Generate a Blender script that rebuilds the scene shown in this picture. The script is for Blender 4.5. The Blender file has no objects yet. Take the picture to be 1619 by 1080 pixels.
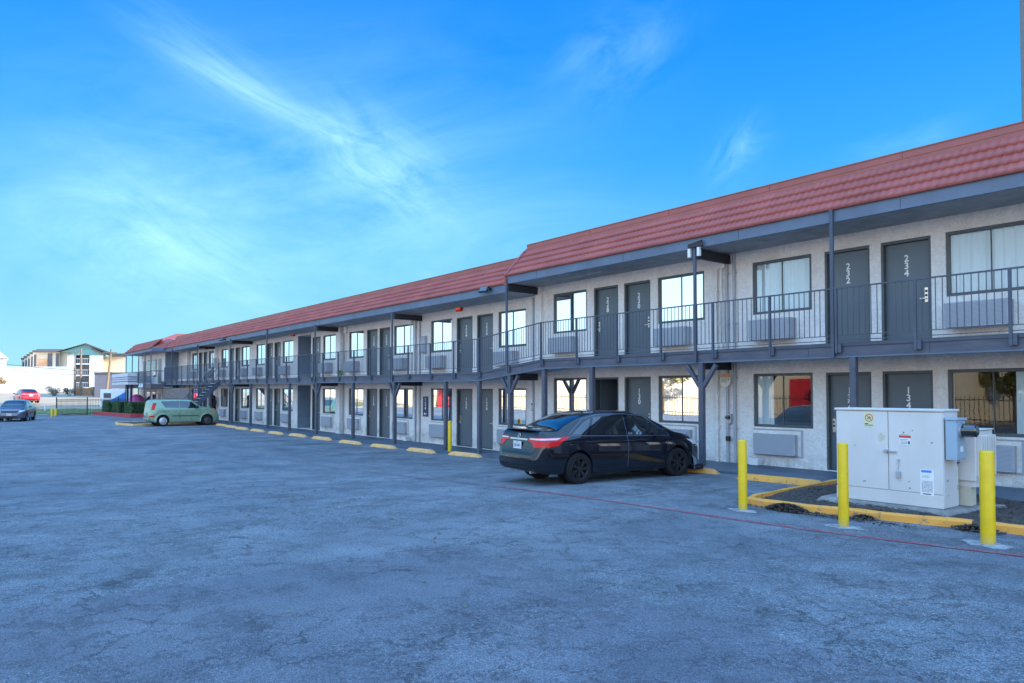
import bpy, bmesh, math, random
import numpy as np
from mathutils import Vector, Matrix
from mathutils.bvhtree import BVHTree
R = math.radians
rnd = random.Random(7)
SC = bpy.context.scene
COL = SC.collection

# ------------------------------------------------------------------ camera
EYE = 1.85
cam = bpy.data.cameras.new("camera")
cam.lens = 25.571; cam.sensor_width = 36.0; cam.sensor_fit = 'HORIZONTAL'
cam.shift_x = 0.0; cam.shift_y = 0.02965
cam.clip_start = 0.1; cam.clip_end = 6000
camo = bpy.data.objects.new("camera", cam); COL.objects.link(camo)
camo.location = (0, 0, EYE)
camo.rotation_euler = (R(90 + 1.594), 0, R(90 - 38.355))
SC.camera = camo

# ------------------------------------------------------------------ light
SUN_EL, SUN_AZ = 15.0, 45.0          # azimuth measured from +Y towards +X
w = bpy.data.worlds.new("World"); SC.world = w; w.use_nodes = True
nt = w.node_tree; N = nt.nodes; L = nt.links
for n in list(N): N.remove(n)
out = N.new('ShaderNodeOutputWorld'); bg = N.new('ShaderNodeBackground')
sky = N.new('ShaderNodeTexSky'); sky.sky_type = 'NISHITA'; sky.sun_disc = False
sky.sun_elevation = R(SUN_EL); sky.sun_rotation = R(SUN_AZ)
sky.air_density = 1.0; sky.dust_density = 0.3; sky.ozone_density = 2.0; sky.altitude = 100
hsv = N.new('ShaderNodeHueSaturation'); hsv.inputs['Saturation'].default_value = 1.22
hsv.inputs['Hue'].default_value = 0.5
tint = N.new('ShaderNodeMix'); tint.data_type = 'RGBA'; tint.blend_type = 'MULTIPLY'
tint.inputs[0].default_value = 1.0; tint.inputs[7].default_value = (0.80, 1.0, 1.12, 1)
L.new(sky.outputs[0], hsv.inputs['Color']); L.new(hsv.outputs[0], tint.inputs[6])
# cirrus: wisps and soft veils placed by direction, broken up by stretched noise
tc = N.new('ShaderNodeTexCoord')
def vdot(v):
    n = N.new('ShaderNodeVectorMath'); n.operation = 'DOT_PRODUCT'
    L.new(tc.outputs['Generated'], n.inputs[0]); n.inputs[1].default_value = v
    return n.outputs['Value']
def m(op, a, b=None, c=None, clamp=False):
    n = N.new('ShaderNodeMath'); n.operation = op; n.use_clamp = clamp
    for i, v in enumerate((a, b, c)):
        if v is None: continue
        if isinstance(v, (int, float)): n.inputs[i].default_value = v
        else: L.new(v, n.inputs[i])
    return n.outputs[0]
def wisp(c, t, la, lb, amp, sx, sy, rough=0.62, bend=0.0, thr=0.38):
    c = Vector(c).normalized(); t = Vector(t); t = (t - c * t.dot(c)).normalized(); b = c.cross(t)
    u, v = vdot(t), vdot(b)
    if bend: v = m('SUBTRACT', v, m('MULTIPLY', m('MULTIPLY', u, u), bend))
    g = m('ADD', m('POWER', m('DIVIDE', m('ABSOLUTE', u), la), 2.4), m('POWER', m('DIVIDE', m('ABSOLUTE', v), lb), 2.0))
    mask = m('POWER', 2.718, m('MULTIPLY', g, -1.0))
    front = m('GREATER_THAN', vdot(c), 0.0)
    cx = N.new('ShaderNodeCombineXYZ'); L.new(m('MULTIPLY', u, sx), cx.inputs[0]); L.new(m('MULTIPLY', v, sy), cx.inputs[1])
    cx.inputs[2].default_value = rnd.random() * 20
    nz = N.new('ShaderNodeTexNoise'); nz.inputs['Scale'].default_value = 1.0; nz.inputs['Detail'].default_value = 7
    nz.inputs['Roughness'].default_value = rough; nz.inputs['Distortion'].default_value = 0.7
    L.new(cx.outputs[0], nz.inputs['Vector'])
    f = m('MULTIPLY', m('SUBTRACT', nz.outputs['Fac'], thr), 1.0 / (0.75 - thr), clamp=True)
    return m('MULTIPLY', m('MULTIPLY', m('MULTIPLY', mask, f), front), amp)
WISPS = []   # filled below by direction
def cam_dir(x, y):     # direction (in the world) of a point of the photograph
    f = 1150.0; p = R(1.594); th = R(38.355)
    A = Vector((-math.cos(th), math.sin(th), 0)); Rr = Vector((math.sin(th), math.cos(th), 0)); U = Vector((0, 0, 1))
    F = A * math.cos(p) + U * math.sin(p); UP = -A * math.sin(p) + U * math.cos(p)
    return (F + Rr * (x - 809.5) / f + UP * (588 - y) / f).normalized()
def wisp_px(x, y, x2, y2, la, lb, amp, sx, sy, **k):
    c = cam_dir(x, y); t = cam_dir(x2, y2) - c
    return wisp(c, t, la, lb, amp, sx, sy, **k)
parts = [
    wisp_px(455, 175, 590, 240, 0.135, 0.014, 0.34, 5, 46, bend=-0.30, thr=0.25, rough=.7),
    wisp_px(350, 105, 450, 170, 0.09, 0.028, 0.22, 5, 40, thr=0.3),
    wisp_px(600, 260, 680, 310, 0.10, 0.05, 0.38, 9, 26, thr=0.32, rough=.7),
    wisp_px(470, 260, 640, 250, 0.28, 0.14, 0.24, 3, 9, thr=0.30),
    wisp_px(250, 390, 350, 430, 0.14, 0.07, 0.36, 5, 12, thr=0.34, rough=.7),
    wisp_px(160, 340, 300, 300, 0.22, 0.11, 0.16, 3, 9, thr=0.33),
    wisp_px(640, 380, 760, 380, 0.30, 0.10, 0.22, 3, 8, thr=0.3),
    wisp_px(970, 90, 1010, 70, 0.08, 0.045, 0.20, 8, 14, thr=0.36),
    wisp_px(1165, 240, 1190, 215, 0.040, 0.022, 0.28, 12, 20, thr=0.36),
    wisp_px(1420, 230, 1480, 210, 0.06, 0.02, 0.12, 6, 26, thr=0.36),
]
acc = parts[0]
for q in parts[1:]: acc = m('ADD', acc, q)
acc = m('MINIMUM', acc, 0.85)
# clear blue gradient of the day mixed with the physical sky
sepd = N.new('ShaderNodeSeparateXYZ'); L.new(tc.outputs['Generated'], sepd.inputs[0])
gr = N.new('ShaderNodeValToRGB'); ge = gr.color_ramp.elements
GS = [(0.0, (.34, .74, .94)), (.08, (.25, .67, .95)), (.18, (.12, .54, .96)), (.30, (.036, .41, .98)), (.44, (.006, .30, .98)), (1.0, (.003, .13, .70))]
while len(ge) < len(GS): ge.new(.5)
for i_, (p_, c_) in enumerate(GS): ge[i_].position = p_; ge[i_].color = (*c_, 1)
L.new(sepd.outputs['Z'], gr.inputs[0])
gsc = N.new('ShaderNodeVectorMath'); gsc.operation = 'SCALE'; gsc.inputs['Scale'].default_value = 3.3; L.new(gr.outputs[0], gsc.inputs[0])
gmix = N.new('ShaderNodeMix'); gmix.data_type = 'RGBA'; gmix.inputs[0].default_value = 0.92
L.new(tint.outputs[2], gmix.inputs[6]); L.new(gsc.outputs[0], gmix.inputs[7])
# bright cloud-like fill added to the unseen sky to light the shaded facade and lot
fill_veil = m('MULTIPLY', m('SUBTRACT', vdot(Vector((.50, -.50, .70)).normalized()), 0.12), 2.6, clamp=True)
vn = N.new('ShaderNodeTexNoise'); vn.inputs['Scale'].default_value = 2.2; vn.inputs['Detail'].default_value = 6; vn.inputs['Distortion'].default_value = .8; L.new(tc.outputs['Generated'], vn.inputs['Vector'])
fill_veil = m('MULTIPLY', fill_veil, m('ADD', m('MULTIPLY', vn.outputs['Fac'], 0.9), 0.45), clamp=True)
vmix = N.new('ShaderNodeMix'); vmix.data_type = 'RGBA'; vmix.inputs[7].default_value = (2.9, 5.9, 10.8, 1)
L.new(fill_veil, vmix.inputs[0]); L.new(gmix.outputs[2], vmix.inputs[6])
# warm fill band added low behind the camera to brighten the shaded walls
warm_fill = m('MULTIPLY', m('SUBTRACT', vdot(Vector((.75, -.66, 0)).normalized()), 0.15), 2.2, clamp=True)
warm_fill = m('MULTIPLY', warm_fill, m('SUBTRACT', 1.0, m('MULTIPLY', m('ABSOLUTE', m('SUBTRACT', sepd.outputs['Z'], 0.04)), 5.5), clamp=True))
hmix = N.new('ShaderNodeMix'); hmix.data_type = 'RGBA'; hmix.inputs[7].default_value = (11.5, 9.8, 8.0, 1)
pale_fill = m('MULTIPLY', m('SUBTRACT', vdot(Vector((-.20, -.98, 0)).normalized()), 0.32), 2.6, clamp=True)  # pale band added low in the unseen sky to whiten upstairs window reflections
pale_fill = m('MULTIPLY', pale_fill, m('SUBTRACT', 1.0, m('MULTIPLY', m('ABSOLUTE', m('SUBTRACT', sepd.outputs['Z'], 0.12)), 2.4), clamp=True))
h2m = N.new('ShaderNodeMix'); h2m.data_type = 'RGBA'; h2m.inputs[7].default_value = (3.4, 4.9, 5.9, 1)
L.new(m('MULTIPLY', pale_fill, .85), h2m.inputs[0]); L.new(vmix.outputs[2], h2m.inputs[6])
L.new(warm_fill, hmix.inputs[0]); L.new(h2m.outputs[2], hmix.inputs[6])
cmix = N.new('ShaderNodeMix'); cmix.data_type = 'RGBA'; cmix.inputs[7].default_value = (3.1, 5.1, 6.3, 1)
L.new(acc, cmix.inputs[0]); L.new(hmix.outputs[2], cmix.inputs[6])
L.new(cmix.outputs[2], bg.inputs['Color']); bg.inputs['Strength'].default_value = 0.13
L.new(bg.outputs[0], out.inputs['Surface'])

sl = bpy.data.lights.new("sun", 'SUN'); sl.energy = 5.0; sl.angle = R(0.55); sl.color = (1.0, 0.82, 0.58)
so = bpy.data.objects.new("sun", sl); COL.objects.link(so)
sd = Vector((math.sin(R(SUN_AZ)) * math.cos(R(SUN_EL)), math.cos(R(SUN_AZ)) * math.cos(R(SUN_EL)), math.sin(R(SUN_EL))))
so.rotation_euler = sd.to_track_quat('Z', 'Y').to_euler(); so.location = (30, 30, 40)

SC.view_settings.view_transform = 'Standard'; SC.view_settings.look = 'None'
SC.view_settings.exposure = 1.27; SC.view_settings.gamma = 1.0
SC.cycles.max_bounces = 8; SC.cycles.transparent_max_bounces = 12
SC.cycles.use_denoising = True

# ------------------------------------------------------------------ materials
def newmat(name):
    mt = bpy.data.materials.new(name); mt.use_nodes = True
    t = mt.node_tree
    return mt, t, t.nodes, t.links, t.nodes['Principled BSDF']
def noise(t, scale, detail=4, rough=0.55, coord='Object', sc=(1, 1, 1), dist=0.0):
    c = t.nodes.new('ShaderNodeTexCoord'); mp = t.nodes.new('ShaderNodeMapping'); mp.inputs['Scale'].default_value = sc
    n = t.nodes.new('ShaderNodeTexNoise'); n.inputs['Scale'].default_value = scale; n.inputs['Detail'].default_value = detail
    n.inputs['Roughness'].default_value = rough; n.inputs['Distortion'].default_value = dist
    t.links.new(c.outputs[coord], mp.inputs[0]); t.links.new(mp.outputs[0], n.inputs['Vector'])
    return n.outputs['Fac']
def ramp(t, fac, stops):
    r = t.nodes.new('ShaderNodeValToRGB'); e = r.color_ramp.elements
    while len(e) < len(stops): e.new(0.5)
    for i, (p, c) in enumerate(stops):
        e[i].position = p; e[i].color = (c, c, c, 1) if isinstance(c, (int, float)) else (*c, 1)
    t.links.new(fac, r.inputs[0]); return r.outputs[0]
def mixc(t, fac, a, b, mode='MIX'):
    n = t.nodes.new('ShaderNodeMix'); n.data_type = 'RGBA'; n.blend_type = mode
    for i, v in ((0, fac), (6, a), (7, b)):
        if isinstance(v, (int, float)): n.inputs[i].default_value = v
        elif isinstance(v, tuple): n.inputs[i].default_value = (*v, 1)
        else: t.links.new(v, n.inputs[i])
    return n.outputs[2]
def tm(t, op, a, b=None, clamp=False):
    n = t.nodes.new('ShaderNodeMath'); n.operation = op; n.use_clamp = clamp
    for i, v in enumerate((a, b)):
        if v is None: continue
        if isinstance(v, (int, float)): n.inputs[i].default_value = v
        else: t.links.new(v, n.inputs[i])
    return n.outputs[0]
def bump(t, p, h, strength, dist=0.01):
    b = t.nodes.new('ShaderNodeBump'); b.inputs['Strength'].default_value = strength; b.inputs['Distance'].default_value = dist
    t.links.new(h, b.inputs['Height']); t.links.new(b.outputs[0], p.inputs['Normal'])
def simple(name, col, rough=0.6, metal=0.0, var=0.12, vs=3.0, bmp=0.0, bs=60, coat=0.0, spec=0.5):
    mt, t, nn, ll, p = newmat(name)
    f = noise(t, vs, 5, 0.6)
    c1 = tuple(max(0, x * (1 - var)) for x in col); c2 = tuple(min(1, x * (1 + var)) for x in col)
    ll.new(ramp(t, f, [(0.3, c1), (0.7, c2)]), p.inputs['Base Color'])
    p.inputs['Roughness'].default_value = rough; p.inputs['Metallic'].default_value = metal
    p.inputs['Coat Weight'].default_value = coat; p.inputs['Specular IOR Level'].default_value = spec
    if bmp: bump(t, p, noise(t, bs, 3), bmp, 0.004)
    return mt

M = {}
# painted stucco, trowelled skip texture, dirt near base
def stucco():
    mt, t, nn, ll, p = newmat("painted_stucco")
    a = noise(t, 4.5, 6, 0.62, dist=1.3); b = noise(t, 26, 4, 0.6)
    base = ramp(t, noise(t, 1.2, 5, 0.6), [(0.3, (0.74, 0.70, 0.64)), (0.7, (0.84, 0.81, 0.76))])
    ridg = ramp(t, a, [(0.45, 0.0), (0.5, 1.0), (0.55, 0.0)])
    spots = ramp(t, noise(t, 9, 5, 0.7, dist=0.8), [(0.60, 0.0), (0.72, 1.0)])
    c = mixc(t, tm(t, 'MULTIPLY', ridg, 0.30), base, (0.42, 0.40, 0.38))
    c = mixc(t, tm(t, 'MULTIPLY', spots, 0.32), c, (0.42, 0.40, 0.37))
    streak = ramp(t, noise(t, 1.0, 5, 0.65, sc=(2.6, 1, 0.22)), [(0.52, 0.0), (0.72, 1.0)])
    c = mixc(t, tm(t, 'MULTIPLY', streak, 0.30), c, (0.58, 0.46, 0.33))
    cc = nn.new('ShaderNodeTexCoord'); sz = nn.new('ShaderNodeSeparateXYZ'); ll.new(cc.outputs['Object'], sz.inputs[0])
    fl = tm(t, 'MULTIPLY', tm(t, 'SUBTRACT', sz.outputs['Z'], 0.0), 1.0)
    foot = tm(t, 'SUBTRACT', 1.0, tm(t, 'MULTIPLY', tm(t, 'ABSOLUTE', fl), 2.6), clamp=True)
    c = mixc(t, tm(t, 'MULTIPLY', foot, ramp(t, noise(t, 5, 6, .7), [(0.40, 0.0), (0.62, .8)])), c, (0.34, 0.31, 0.27))
    ll.new(c, p.inputs['Base Color']); p.inputs['Roughness'].default_value = 0.82
    h = tm(t, 'ADD', tm(t, 'MULTIPLY', a, 1.0), tm(t, 'MULTIPLY', b, 0.45))
    bump(t, p, h, 0.9, 0.04); return mt
M['stucco'] = stucco()
M['trim'] = simple("trim_slate_paint", (0.06, 0.075, 0.105), 0.5, var=0.22, vs=1.6, bmp=0.15, bs=25)
def wood_trim():
    mt, t, nn, ll, p = newmat("painted_board_slate")
    f = noise(t, 1.3, 6, 0.65, sc=(1, 1, 5))
    c = ramp(t, f, [(0.3, (0.06, 0.066, 0.09)), (0.55, (0.09, 0.095, 0.12)), (0.8, (0.14, 0.135, 0.15))])
    cr = ramp(t, noise(t, 2.2, 6, 0.7, sc=(0.5, 1, 9), dist=0.6), [(0.60, 0.0), (0.66, 1.0)])
    c = mixc(t, tm(t, 'MULTIPLY', cr, 0.55), c, (0.045, 0.05, 0.06))
    ll.new(c, p.inputs['Base Color']); p.inputs['Roughness'].default_value = 0.6
    bump(t, p, f, 0.3, 0.01); return mt
M['board'] = wood_trim()
M['fascia'] = simple("eave_fascia_paint", (0.115, 0.15, 0.205), 0.55, var=0.16, vs=1.4, bmp=0.15, bs=20)
M['soffit'] = simple("soffit_paint", (0.36, 0.365, 0.36), 0.85, var=0.22, vs=2.5, bmp=0.3, bs=18)
M['post'] = simple("post_paint", (0.075, 0.082, 0.105), 0.5, var=0.22, vs=4, bmp=0.1)
M['dark'] = simple("beam_dark_paint", (0.025, 0.025, 0.03), 0.7)
M['black'] = simple("black_plastic", (0.012, 0.012, 0.014), 0.45)
def door_mat(name, c1, c2):
    mt, t, nn, ll, p = newmat(name)
    f = noise(t, 1.2, 5, 0.6, sc=(1, 1, 0.6))
    sc = ramp(t, noise(t, 7, 6, 0.75), [(0.66, 0.0), (0.74, 1.0)])
    c = ramp(t, f, [(0.3, c1), (0.7, c2)])
    c = mixc(t, tm(t, 'MULTIPLY', sc, 0.35), c, (0.16, 0.16, 0.17))
    ll.new(c, p.inputs['Base Color']); ll.new(ramp(t, noise(t, 3, 5), [(0.3, 0.28), (0.7, 0.45)]), p.inputs['Roughness'])
    bump(t, p, noise(t, 14, 4), 0.08, 0.01); return mt
M['door'] = door_mat("door_paint", (0.075, 0.105, 0.125), (0.10, 0.135, 0.155))
M['frame'] = simple("window_frame_paint", (0.075, 0.09, 0.095), 0.5, var=0.2)
M['white'] = simple("white_paint", (0.78, 0.78, 0.76), 0.4, var=0.04)
M['chrome'] = simple("brushed_steel", (0.62, 0.60, 0.56), 0.28, 1.0, var=0.06)
M['galv'] = simple("galvanised_metal", (0.42, 0.44, 0.46), 0.5, 0.7, var=0.15)
def curtain():
    mt, t, nn, ll, p = newmat("curtain_fabric")
    f = noise(t, 3, 4, sc=(6, 1, 0.4))
    ll.new(ramp(t, f, [(0.3, (0.80, 0.82, 0.82)), (0.7, (0.90, 0.92, 0.92))]), p.inputs['Base Color'])
    p.inputs['Roughness'].default_value = 0.9; return mt
M['curtain'] = curtain()
def glass(name, ior, tintc=(1, 1, 1), wav=0.0025):
    mt = bpy.data.materials.new(name); mt.use_nodes = True; t = mt.node_tree; nn = t.nodes; ll = t.links
    nn.remove(nn['Principled BSDF']); o = nn['Material Output']
    gl = nn.new('ShaderNodeBsdfGlossy'); gl.inputs['Roughness'].default_value = 0.015; gl.inputs['Color'].default_value = (0.97, 0.99, 1, 1)
    tr = nn.new('ShaderNodeBsdfTransparent'); tr.inputs['Color'].default_value = (*tintc, 1)
    fr = nn.new('ShaderNodeFresnel'); fr.inputs['IOR'].default_value = ior
    b = nn.new('ShaderNodeBump'); b.inputs['Strength'].default_value = 0.25; b.inputs['Distance'].default_value = wav
    ll.new(noise(t, 1.3, 2), b.inputs['Height']); ll.new(b.outputs[0], gl.inputs['Normal'])
    mx = nn.new('ShaderNodeMixShader'); ll.new(fr.outputs[0], mx.inputs[0]); ll.new(tr.outputs[0], mx.inputs[1]); ll.new(gl.outputs[0], mx.inputs[2])
    ll.new(mx.outputs[0], o.inputs['Surface']); return mt
M['glass'] = glass("window_glass", 1.68, (0.75, 0.83, 0.85))
M['glasso'] = simple("dark_glass", (0.012, 0.016, 0.02), 0.04, var=0.05, spec=0.9, coat=0.6)
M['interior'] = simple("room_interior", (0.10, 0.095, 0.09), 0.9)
def tile():
    mt, t, nn, ll, p = newmat("red_roof_tile")
    f = noise(t, 1.1, 6, 0.65); g = noise(t, 30, 3)
    c = ramp(t, f, [(0.3, (0.30, 0.068, 0.052)), (0.7, (0.39, 0.098, 0.075))])
    c = mixc(t, tm(t, 'MULTIPLY', ramp(t, noise(t, 5, 6, 0.7), [(0.55, 0.0), (0.75, 1.0)]), 0.25), c, (0.40, 0.16, 0.12))
    ll.new(c, p.inputs['Base Color']); p.inputs['Roughness'].default_value = 0.62
    bump(t, p, g, 0.2, 0.004)
    # single tiles slightly lighter or darker than their neighbours
    cc = nn.new('ShaderNodeTexCoord'); q = nn.new('ShaderNodeMapping'); q.inputs['Scale'].default_value = (1 / .95, 1, 4.35); ll.new(cc.outputs['Object'], q.inputs[0])
    sp = nn.new('ShaderNodeSeparateXYZ'); ll.new(q.outputs[0], sp.inputs[0]); cb = nn.new('ShaderNodeCombineXYZ')
    ll.new(tm(t, 'FLOOR', sp.outputs['X']), cb.inputs[0]); ll.new(tm(t, 'FLOOR', sp.outputs['Z']), cb.inputs[1])
    wn = nn.new('ShaderNodeTexWhiteNoise'); wn.noise_dimensions = '2D'; ll.new(cb.outputs[0], wn.inputs['Vector'])
    ll.new(mixc(t, 1.0, c, ramp(t, wn.outputs['Value'], [(0.0, .90), (1.0, 1.09)]), 'MULTIPLY'), p.inputs['Base Color']); return mt
M['tile'] = tile()
M['tile_cap'] = simple("red_metal_cap", (0.34, 0.095, 0.072), 0.5, var=0.1, vs=1.5)
def ac_mat():
    mt, t, nn, ll, p = newmat("air_conditioner_grille")
    c = t.nodes.new('ShaderNodeTexCoord'); s = t.nodes.new('ShaderNodeSeparateXYZ'); ll.new(c.outputs['Object'], s.inputs[0])
    wv = tm(t, 'FRACT', tm(t, 'MULTIPLY', s.outputs['Z'], 42.0))
    ln = ramp(t, wv, [(0.0, 0.0), (0.45, 1.0), (0.8, 1.0), (1.0, 0.0)])
    ll.new(mixc(t, ln, (0.22, 0.23, 0.25), (0.42, 0.44, 0.47)), p.inputs['Base Color'])
    p.inputs['Roughness'].default_value = 0.5; bump(t, p, ln, 0.5, 0.01); return mt
M['grille'] = ac_mat()
M['ac'] = simple("air_conditioner_casing", (0.36, 0.38, 0.41), 0.5, var=0.1)
M['walk'] = simple("walkway_grey_blue_paint", (0.075, 0.10, 0.135), 0.6, var=0.3, vs=1.5, bmp=0.2, bs=30)
def worn_yellow(name, base, wear=0.5):
    mt, t, nn, ll, p = newmat(name)
    f = ramp(t, noise(t, 2.0, 7, 0.7), [(wear, 0.0), (wear + 0.12, 1.0)])
    c = mixc(t, f, base, tuple(x * 0.72 + 0.05 for x in base))
    g = ramp(t, noise(t, 9, 8, 0.75, dist=0.5), [(0.57, 0.0), (0.62, 1.0)])
    c = mixc(t, tm(t, 'MULTIPLY', g, 0.8), c, (0.17, 0.14, 0.12))
    ll.new(c, p.inputs['Base Color']); p.inputs['Roughness'].default_value = 0.8
    bump(t, p, noise(t, 22, 5), 0.5, 0.01); return mt
M['stop'] = worn_yellow("worn_yellow_concrete", (0.78, 0.36, 0.06))
M['kerb'] = worn_yellow("worn_yellow_kerb", (0.78, 0.33, 0.05))
def bolm():
    mt, t, nn, ll, p = newmat("bollard_yellow_paint")
    c = ramp(t, noise(t, 5, 6, .65), [(0.3, (0.68, 0.42, 0.0)), (0.7, (0.82, 0.53, 0.0))])
    sc = ramp(t, noise(t, 16, 8, .75, sc=(1, 1, .4)), [(0.66, 0.0), (0.70, 1.0)])
    c = mixc(t, tm(t, 'MULTIPLY', sc, .7), c, (0.22, 0.17, 0.08))
    g = nn.new('ShaderNodeTexCoord'); s_ = nn.new('ShaderNodeSeparateXYZ'); ll.new(g.outputs['Object'], s_.inputs[0])
    d = tm(t, 'MULTIPLY', tm(t, 'SUBTRACT', 1.0, tm(t, 'MULTIPLY', s_.outputs['Z'], 7.0), clamp=True), noise(t, 20, 5))
    c = mixc(t, d, c, (0.25, 0.22, 0.16)); ll.new(c, p.inputs['Base Color']); p.inputs['Roughness'].default_value = .38; return mt
M['yellow'] = bolm()
M['stop_pale'] = worn_yellow("faded_yellow_concrete", (0.80, 0.44, 0.15))
M['redkerb'] = simple("red_kerb_paint", (0.42, 0.045, 0.05), 0.7, var=0.2)
M['concrete'] = simple("concrete", (0.42, 0.41, 0.39), 0.9, var=0.2, vs=3, bmp=0.4, bs=30)
def mulch():
    mt, t, nn, ll, p = newmat("mulch")
    f = noise(t, 45, 5, 0.7); g = noise(t, 5, 4)
    c = ramp(t, f, [(0.35, (0.035, 0.026, 0.023)), (0.55, (0.11, 0.08, 0.068)), (0.70, (0.26, 0.21, 0.17))])
    ll.new(mixc(t, tm(t, 'MULTIPLY', g, 0.4), c, (0.03, 0.035, 0.03)), p.inputs['Base Color'])
    p.inputs['Roughness'].default_value = 0.95; bump(t, p, f, 0.9, 0.03); return mt
M['mulch'] = mulch()
def cabinet():
    mt, t, nn, ll, p = newmat("cabinet_enamel")
    f = noise(t, 2.0, 6, 0.65, sc=(1, 1, 0.5))
    c = ramp(t, f, [(0.35, (0.60, 0.565, 0.52)), (0.7, (0.67, 0.635, 0.59))])
    g = ramp(t, noise(t, 14, 8, 0.75), [(0.69, 0.0), (0.74, 1.0)])
    c = mixc(t, tm(t, 'MULTIPLY', g, 0.55), c, (0.22, 0.16, 0.12))
    ll.new(c, p.inputs['Base Color']); p.inputs['Roughness'].default_value = 0.5
    bump(t, p, noise(t, 3, 3), 0.05, 0.02); return mt
M['cabinet'] = cabinet()
M['meterbox'] = simple("meter_box_enamel", (0.30, 0.40, 0.47), 0.45, var=0.08)

def asphalt():
    mt, t, nn, ll, p = newmat("asphalt")
    c = nn.new('ShaderNodeTexCoord'); P = c.outputs['Object']
    def nz(scale, det=5, ro=0.6, vec=P, dist=0.0):
        n = nn.new('ShaderNodeTexNoise'); n.inputs['Scale'].default_value = scale; n.inputs['Detail'].default_value = det
        n.inputs['Roughness'].default_value = ro; n.inputs['Distortion'].default_value = dist; ll.new(vec, n.inputs['Vector']); return n
    big = nz(0.09, 4); mid = nz(0.55, 6, 0.65); fine = nz(34, 4, 0.75); agg = nz(95, 2, 0.8); blotch = nz(2.3, 6, 0.7)
    base = ramp(t, mid.outputs['Fac'], [(0.30, (0.088, 0.10, 0.118)), (0.52, (0.135, 0.148, 0.166)), (0.75, (0.205, 0.218, 0.232))])
    base = mixc(t, ramp(t, big.outputs['Fac'], [(0.42, 0.0), (0.62, 0.55)]), base, (0.20, 0.20, 0.205))
    base = mixc(t, ramp(t, blotch.outputs['Fac'], [(0.56, 0.0), (0.72, 0.45)]), base, (0.13, 0.13, 0.135))
    # long drag marks and dark stall stains running across the lot
    mp = nn.new('ShaderNodeMapping'); mp.inputs['Scale'].default_value = (1.1, 0.22, 1); mp.inputs['Rotation'].default_value = (0, 0, R(-24)); ll.new(P, mp.inputs[0])
    st = nz(1.0, 6, 0.65, mp.outputs[0], 0.4)
    base = mixc(t, ramp(t, st.outputs['Fac'], [(0.56, 0.0), (0.74, 0.5)]), base, (0.12, 0.125, 0.13))
    # coarse aggregate
    ag = ramp(t, agg.outputs['Fac'], [(0.34, 0.1), (0.48, 0.9), (0.66, 2.3)])
    base = mixc(t, 0.8, base, ag, 'MULTIPLY')
    fg = ramp(t, fine.outputs['Fac'], [(0.32, 0.2), (0.5, 1.0), (0.7, 1.9)])
    base = mixc(t, 0.55, base, fg, 'MULTIPLY')
    med = nz(1.1, 7, 0.72); base = mixc(t, 1.0, base, ramp(t, med.outputs['Fac'], [(0.32, .80), (0.5, 1.0), (0.68, 1.12)]), 'MULTIPLY')
    pits = nz(9.0, 5, 0.8); base = mixc(t, ramp(t, pits.outputs['Fac'], [(0.60, 0.0), (0.70, .75)]), base, (0.05, 0.055, 0.065))
    lt = nz(5.0, 6, 0.8); base = mixc(t, ramp(t, lt.outputs['Fac'], [(0.62, 0.0), (0.74, .5)]), base, (0.34, 0.345, 0.35))
    so_ = nn.new('ShaderNodeSeparateXYZ'); ll.new(P, so_.inputs[0])
    uu = tm(t, 'MULTIPLY', tm(t, 'SUBTRACT', tm(t, 'FRACT', tm(t, 'DIVIDE', tm(t, 'ADD', so_.outputs['X'], 8.3 + 27.2 * 4), 2.72)), 0.5), 2.72 / .62)
    vv = tm(t, 'DIVIDE', tm(t, 'SUBTRACT', so_.outputs['Y'], 12.0), 1.5)
    oil = tm(t, 'POWER', 2.718, tm(t, 'MULTIPLY', tm(t, 'ADD', tm(t, 'MULTIPLY', uu, uu), tm(t, 'MULTIPLY', vv, vv)), -1.0))
    oil = tm(t, 'MULTIPLY', oil, ramp(t, nz(1.8, 6, .75).outputs['Fac'], [(0.38, 0.0), (0.6, 1.1)]), clamp=True)
    base = mixc(t, tm(t, 'MULTIPLY', oil, .7), base, (0.045, 0.048, 0.055))
    # cracks: warped cell borders, broken by a mask
    warp = nz(1.6, 8, 0.75)
    va = nn.new('ShaderNodeVectorMath'); va.operation = 'MULTIPLY_ADD'; ll.new(warp.outputs['Color'], va.inputs[0])
    va.inputs[1].default_value = (1.5, 1.5, 0); ll.new(P, va.inputs[2])
    def cracks(scale, width, lo, hi, mscale):
        v = nn.new('ShaderNodeTexVoronoi'); v.feature = 'DISTANCE_TO_EDGE'; v.inputs['Scale'].default_value = scale
        ll.new(va.outputs[0], v.inputs['Vector'])
        e = ramp(t, v.outputs['Distance'], [(0.0, 1.0), (width, 0.0)])
        mk = ramp(t, nz(mscale, 3).outputs['Fac'], [(lo, 0.0), (hi, 1.0)])
        return tm(t, 'MULTIPLY', e, mk)
    c1 = cracks(0.33, 0.0045, 0.45, 0.60, 0.5); c2 = cracks(1.9, 0.020, 0.42, 0.54, 0.6); c3 = cracks(5.5, 0.05, 0.47, 0.58, 0.9)
    cr = tm(t, 'MAXIMUM', c1, tm(t, 'MAXIMUM', c2, tm(t, 'MULTIPLY', c3, 0.7)))
    base = mixc(t, tm(t, 'MULTIPLY', cr, 0.95), base, (0.035, 0.035, 0.038))
    # old square patch near the camera
    s = nn.new('ShaderNodeSeparateXYZ'); wp = nn.new('ShaderNodeVectorMath'); wp.operation = 'MULTIPLY_ADD'
    ll.new(nz(2.2, 5, 0.7).outputs['Color'], wp.inputs[0]); wp.inputs[1].default_value = (0.22, 0.22, 0); ll.new(P, wp.inputs[2])
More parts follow.
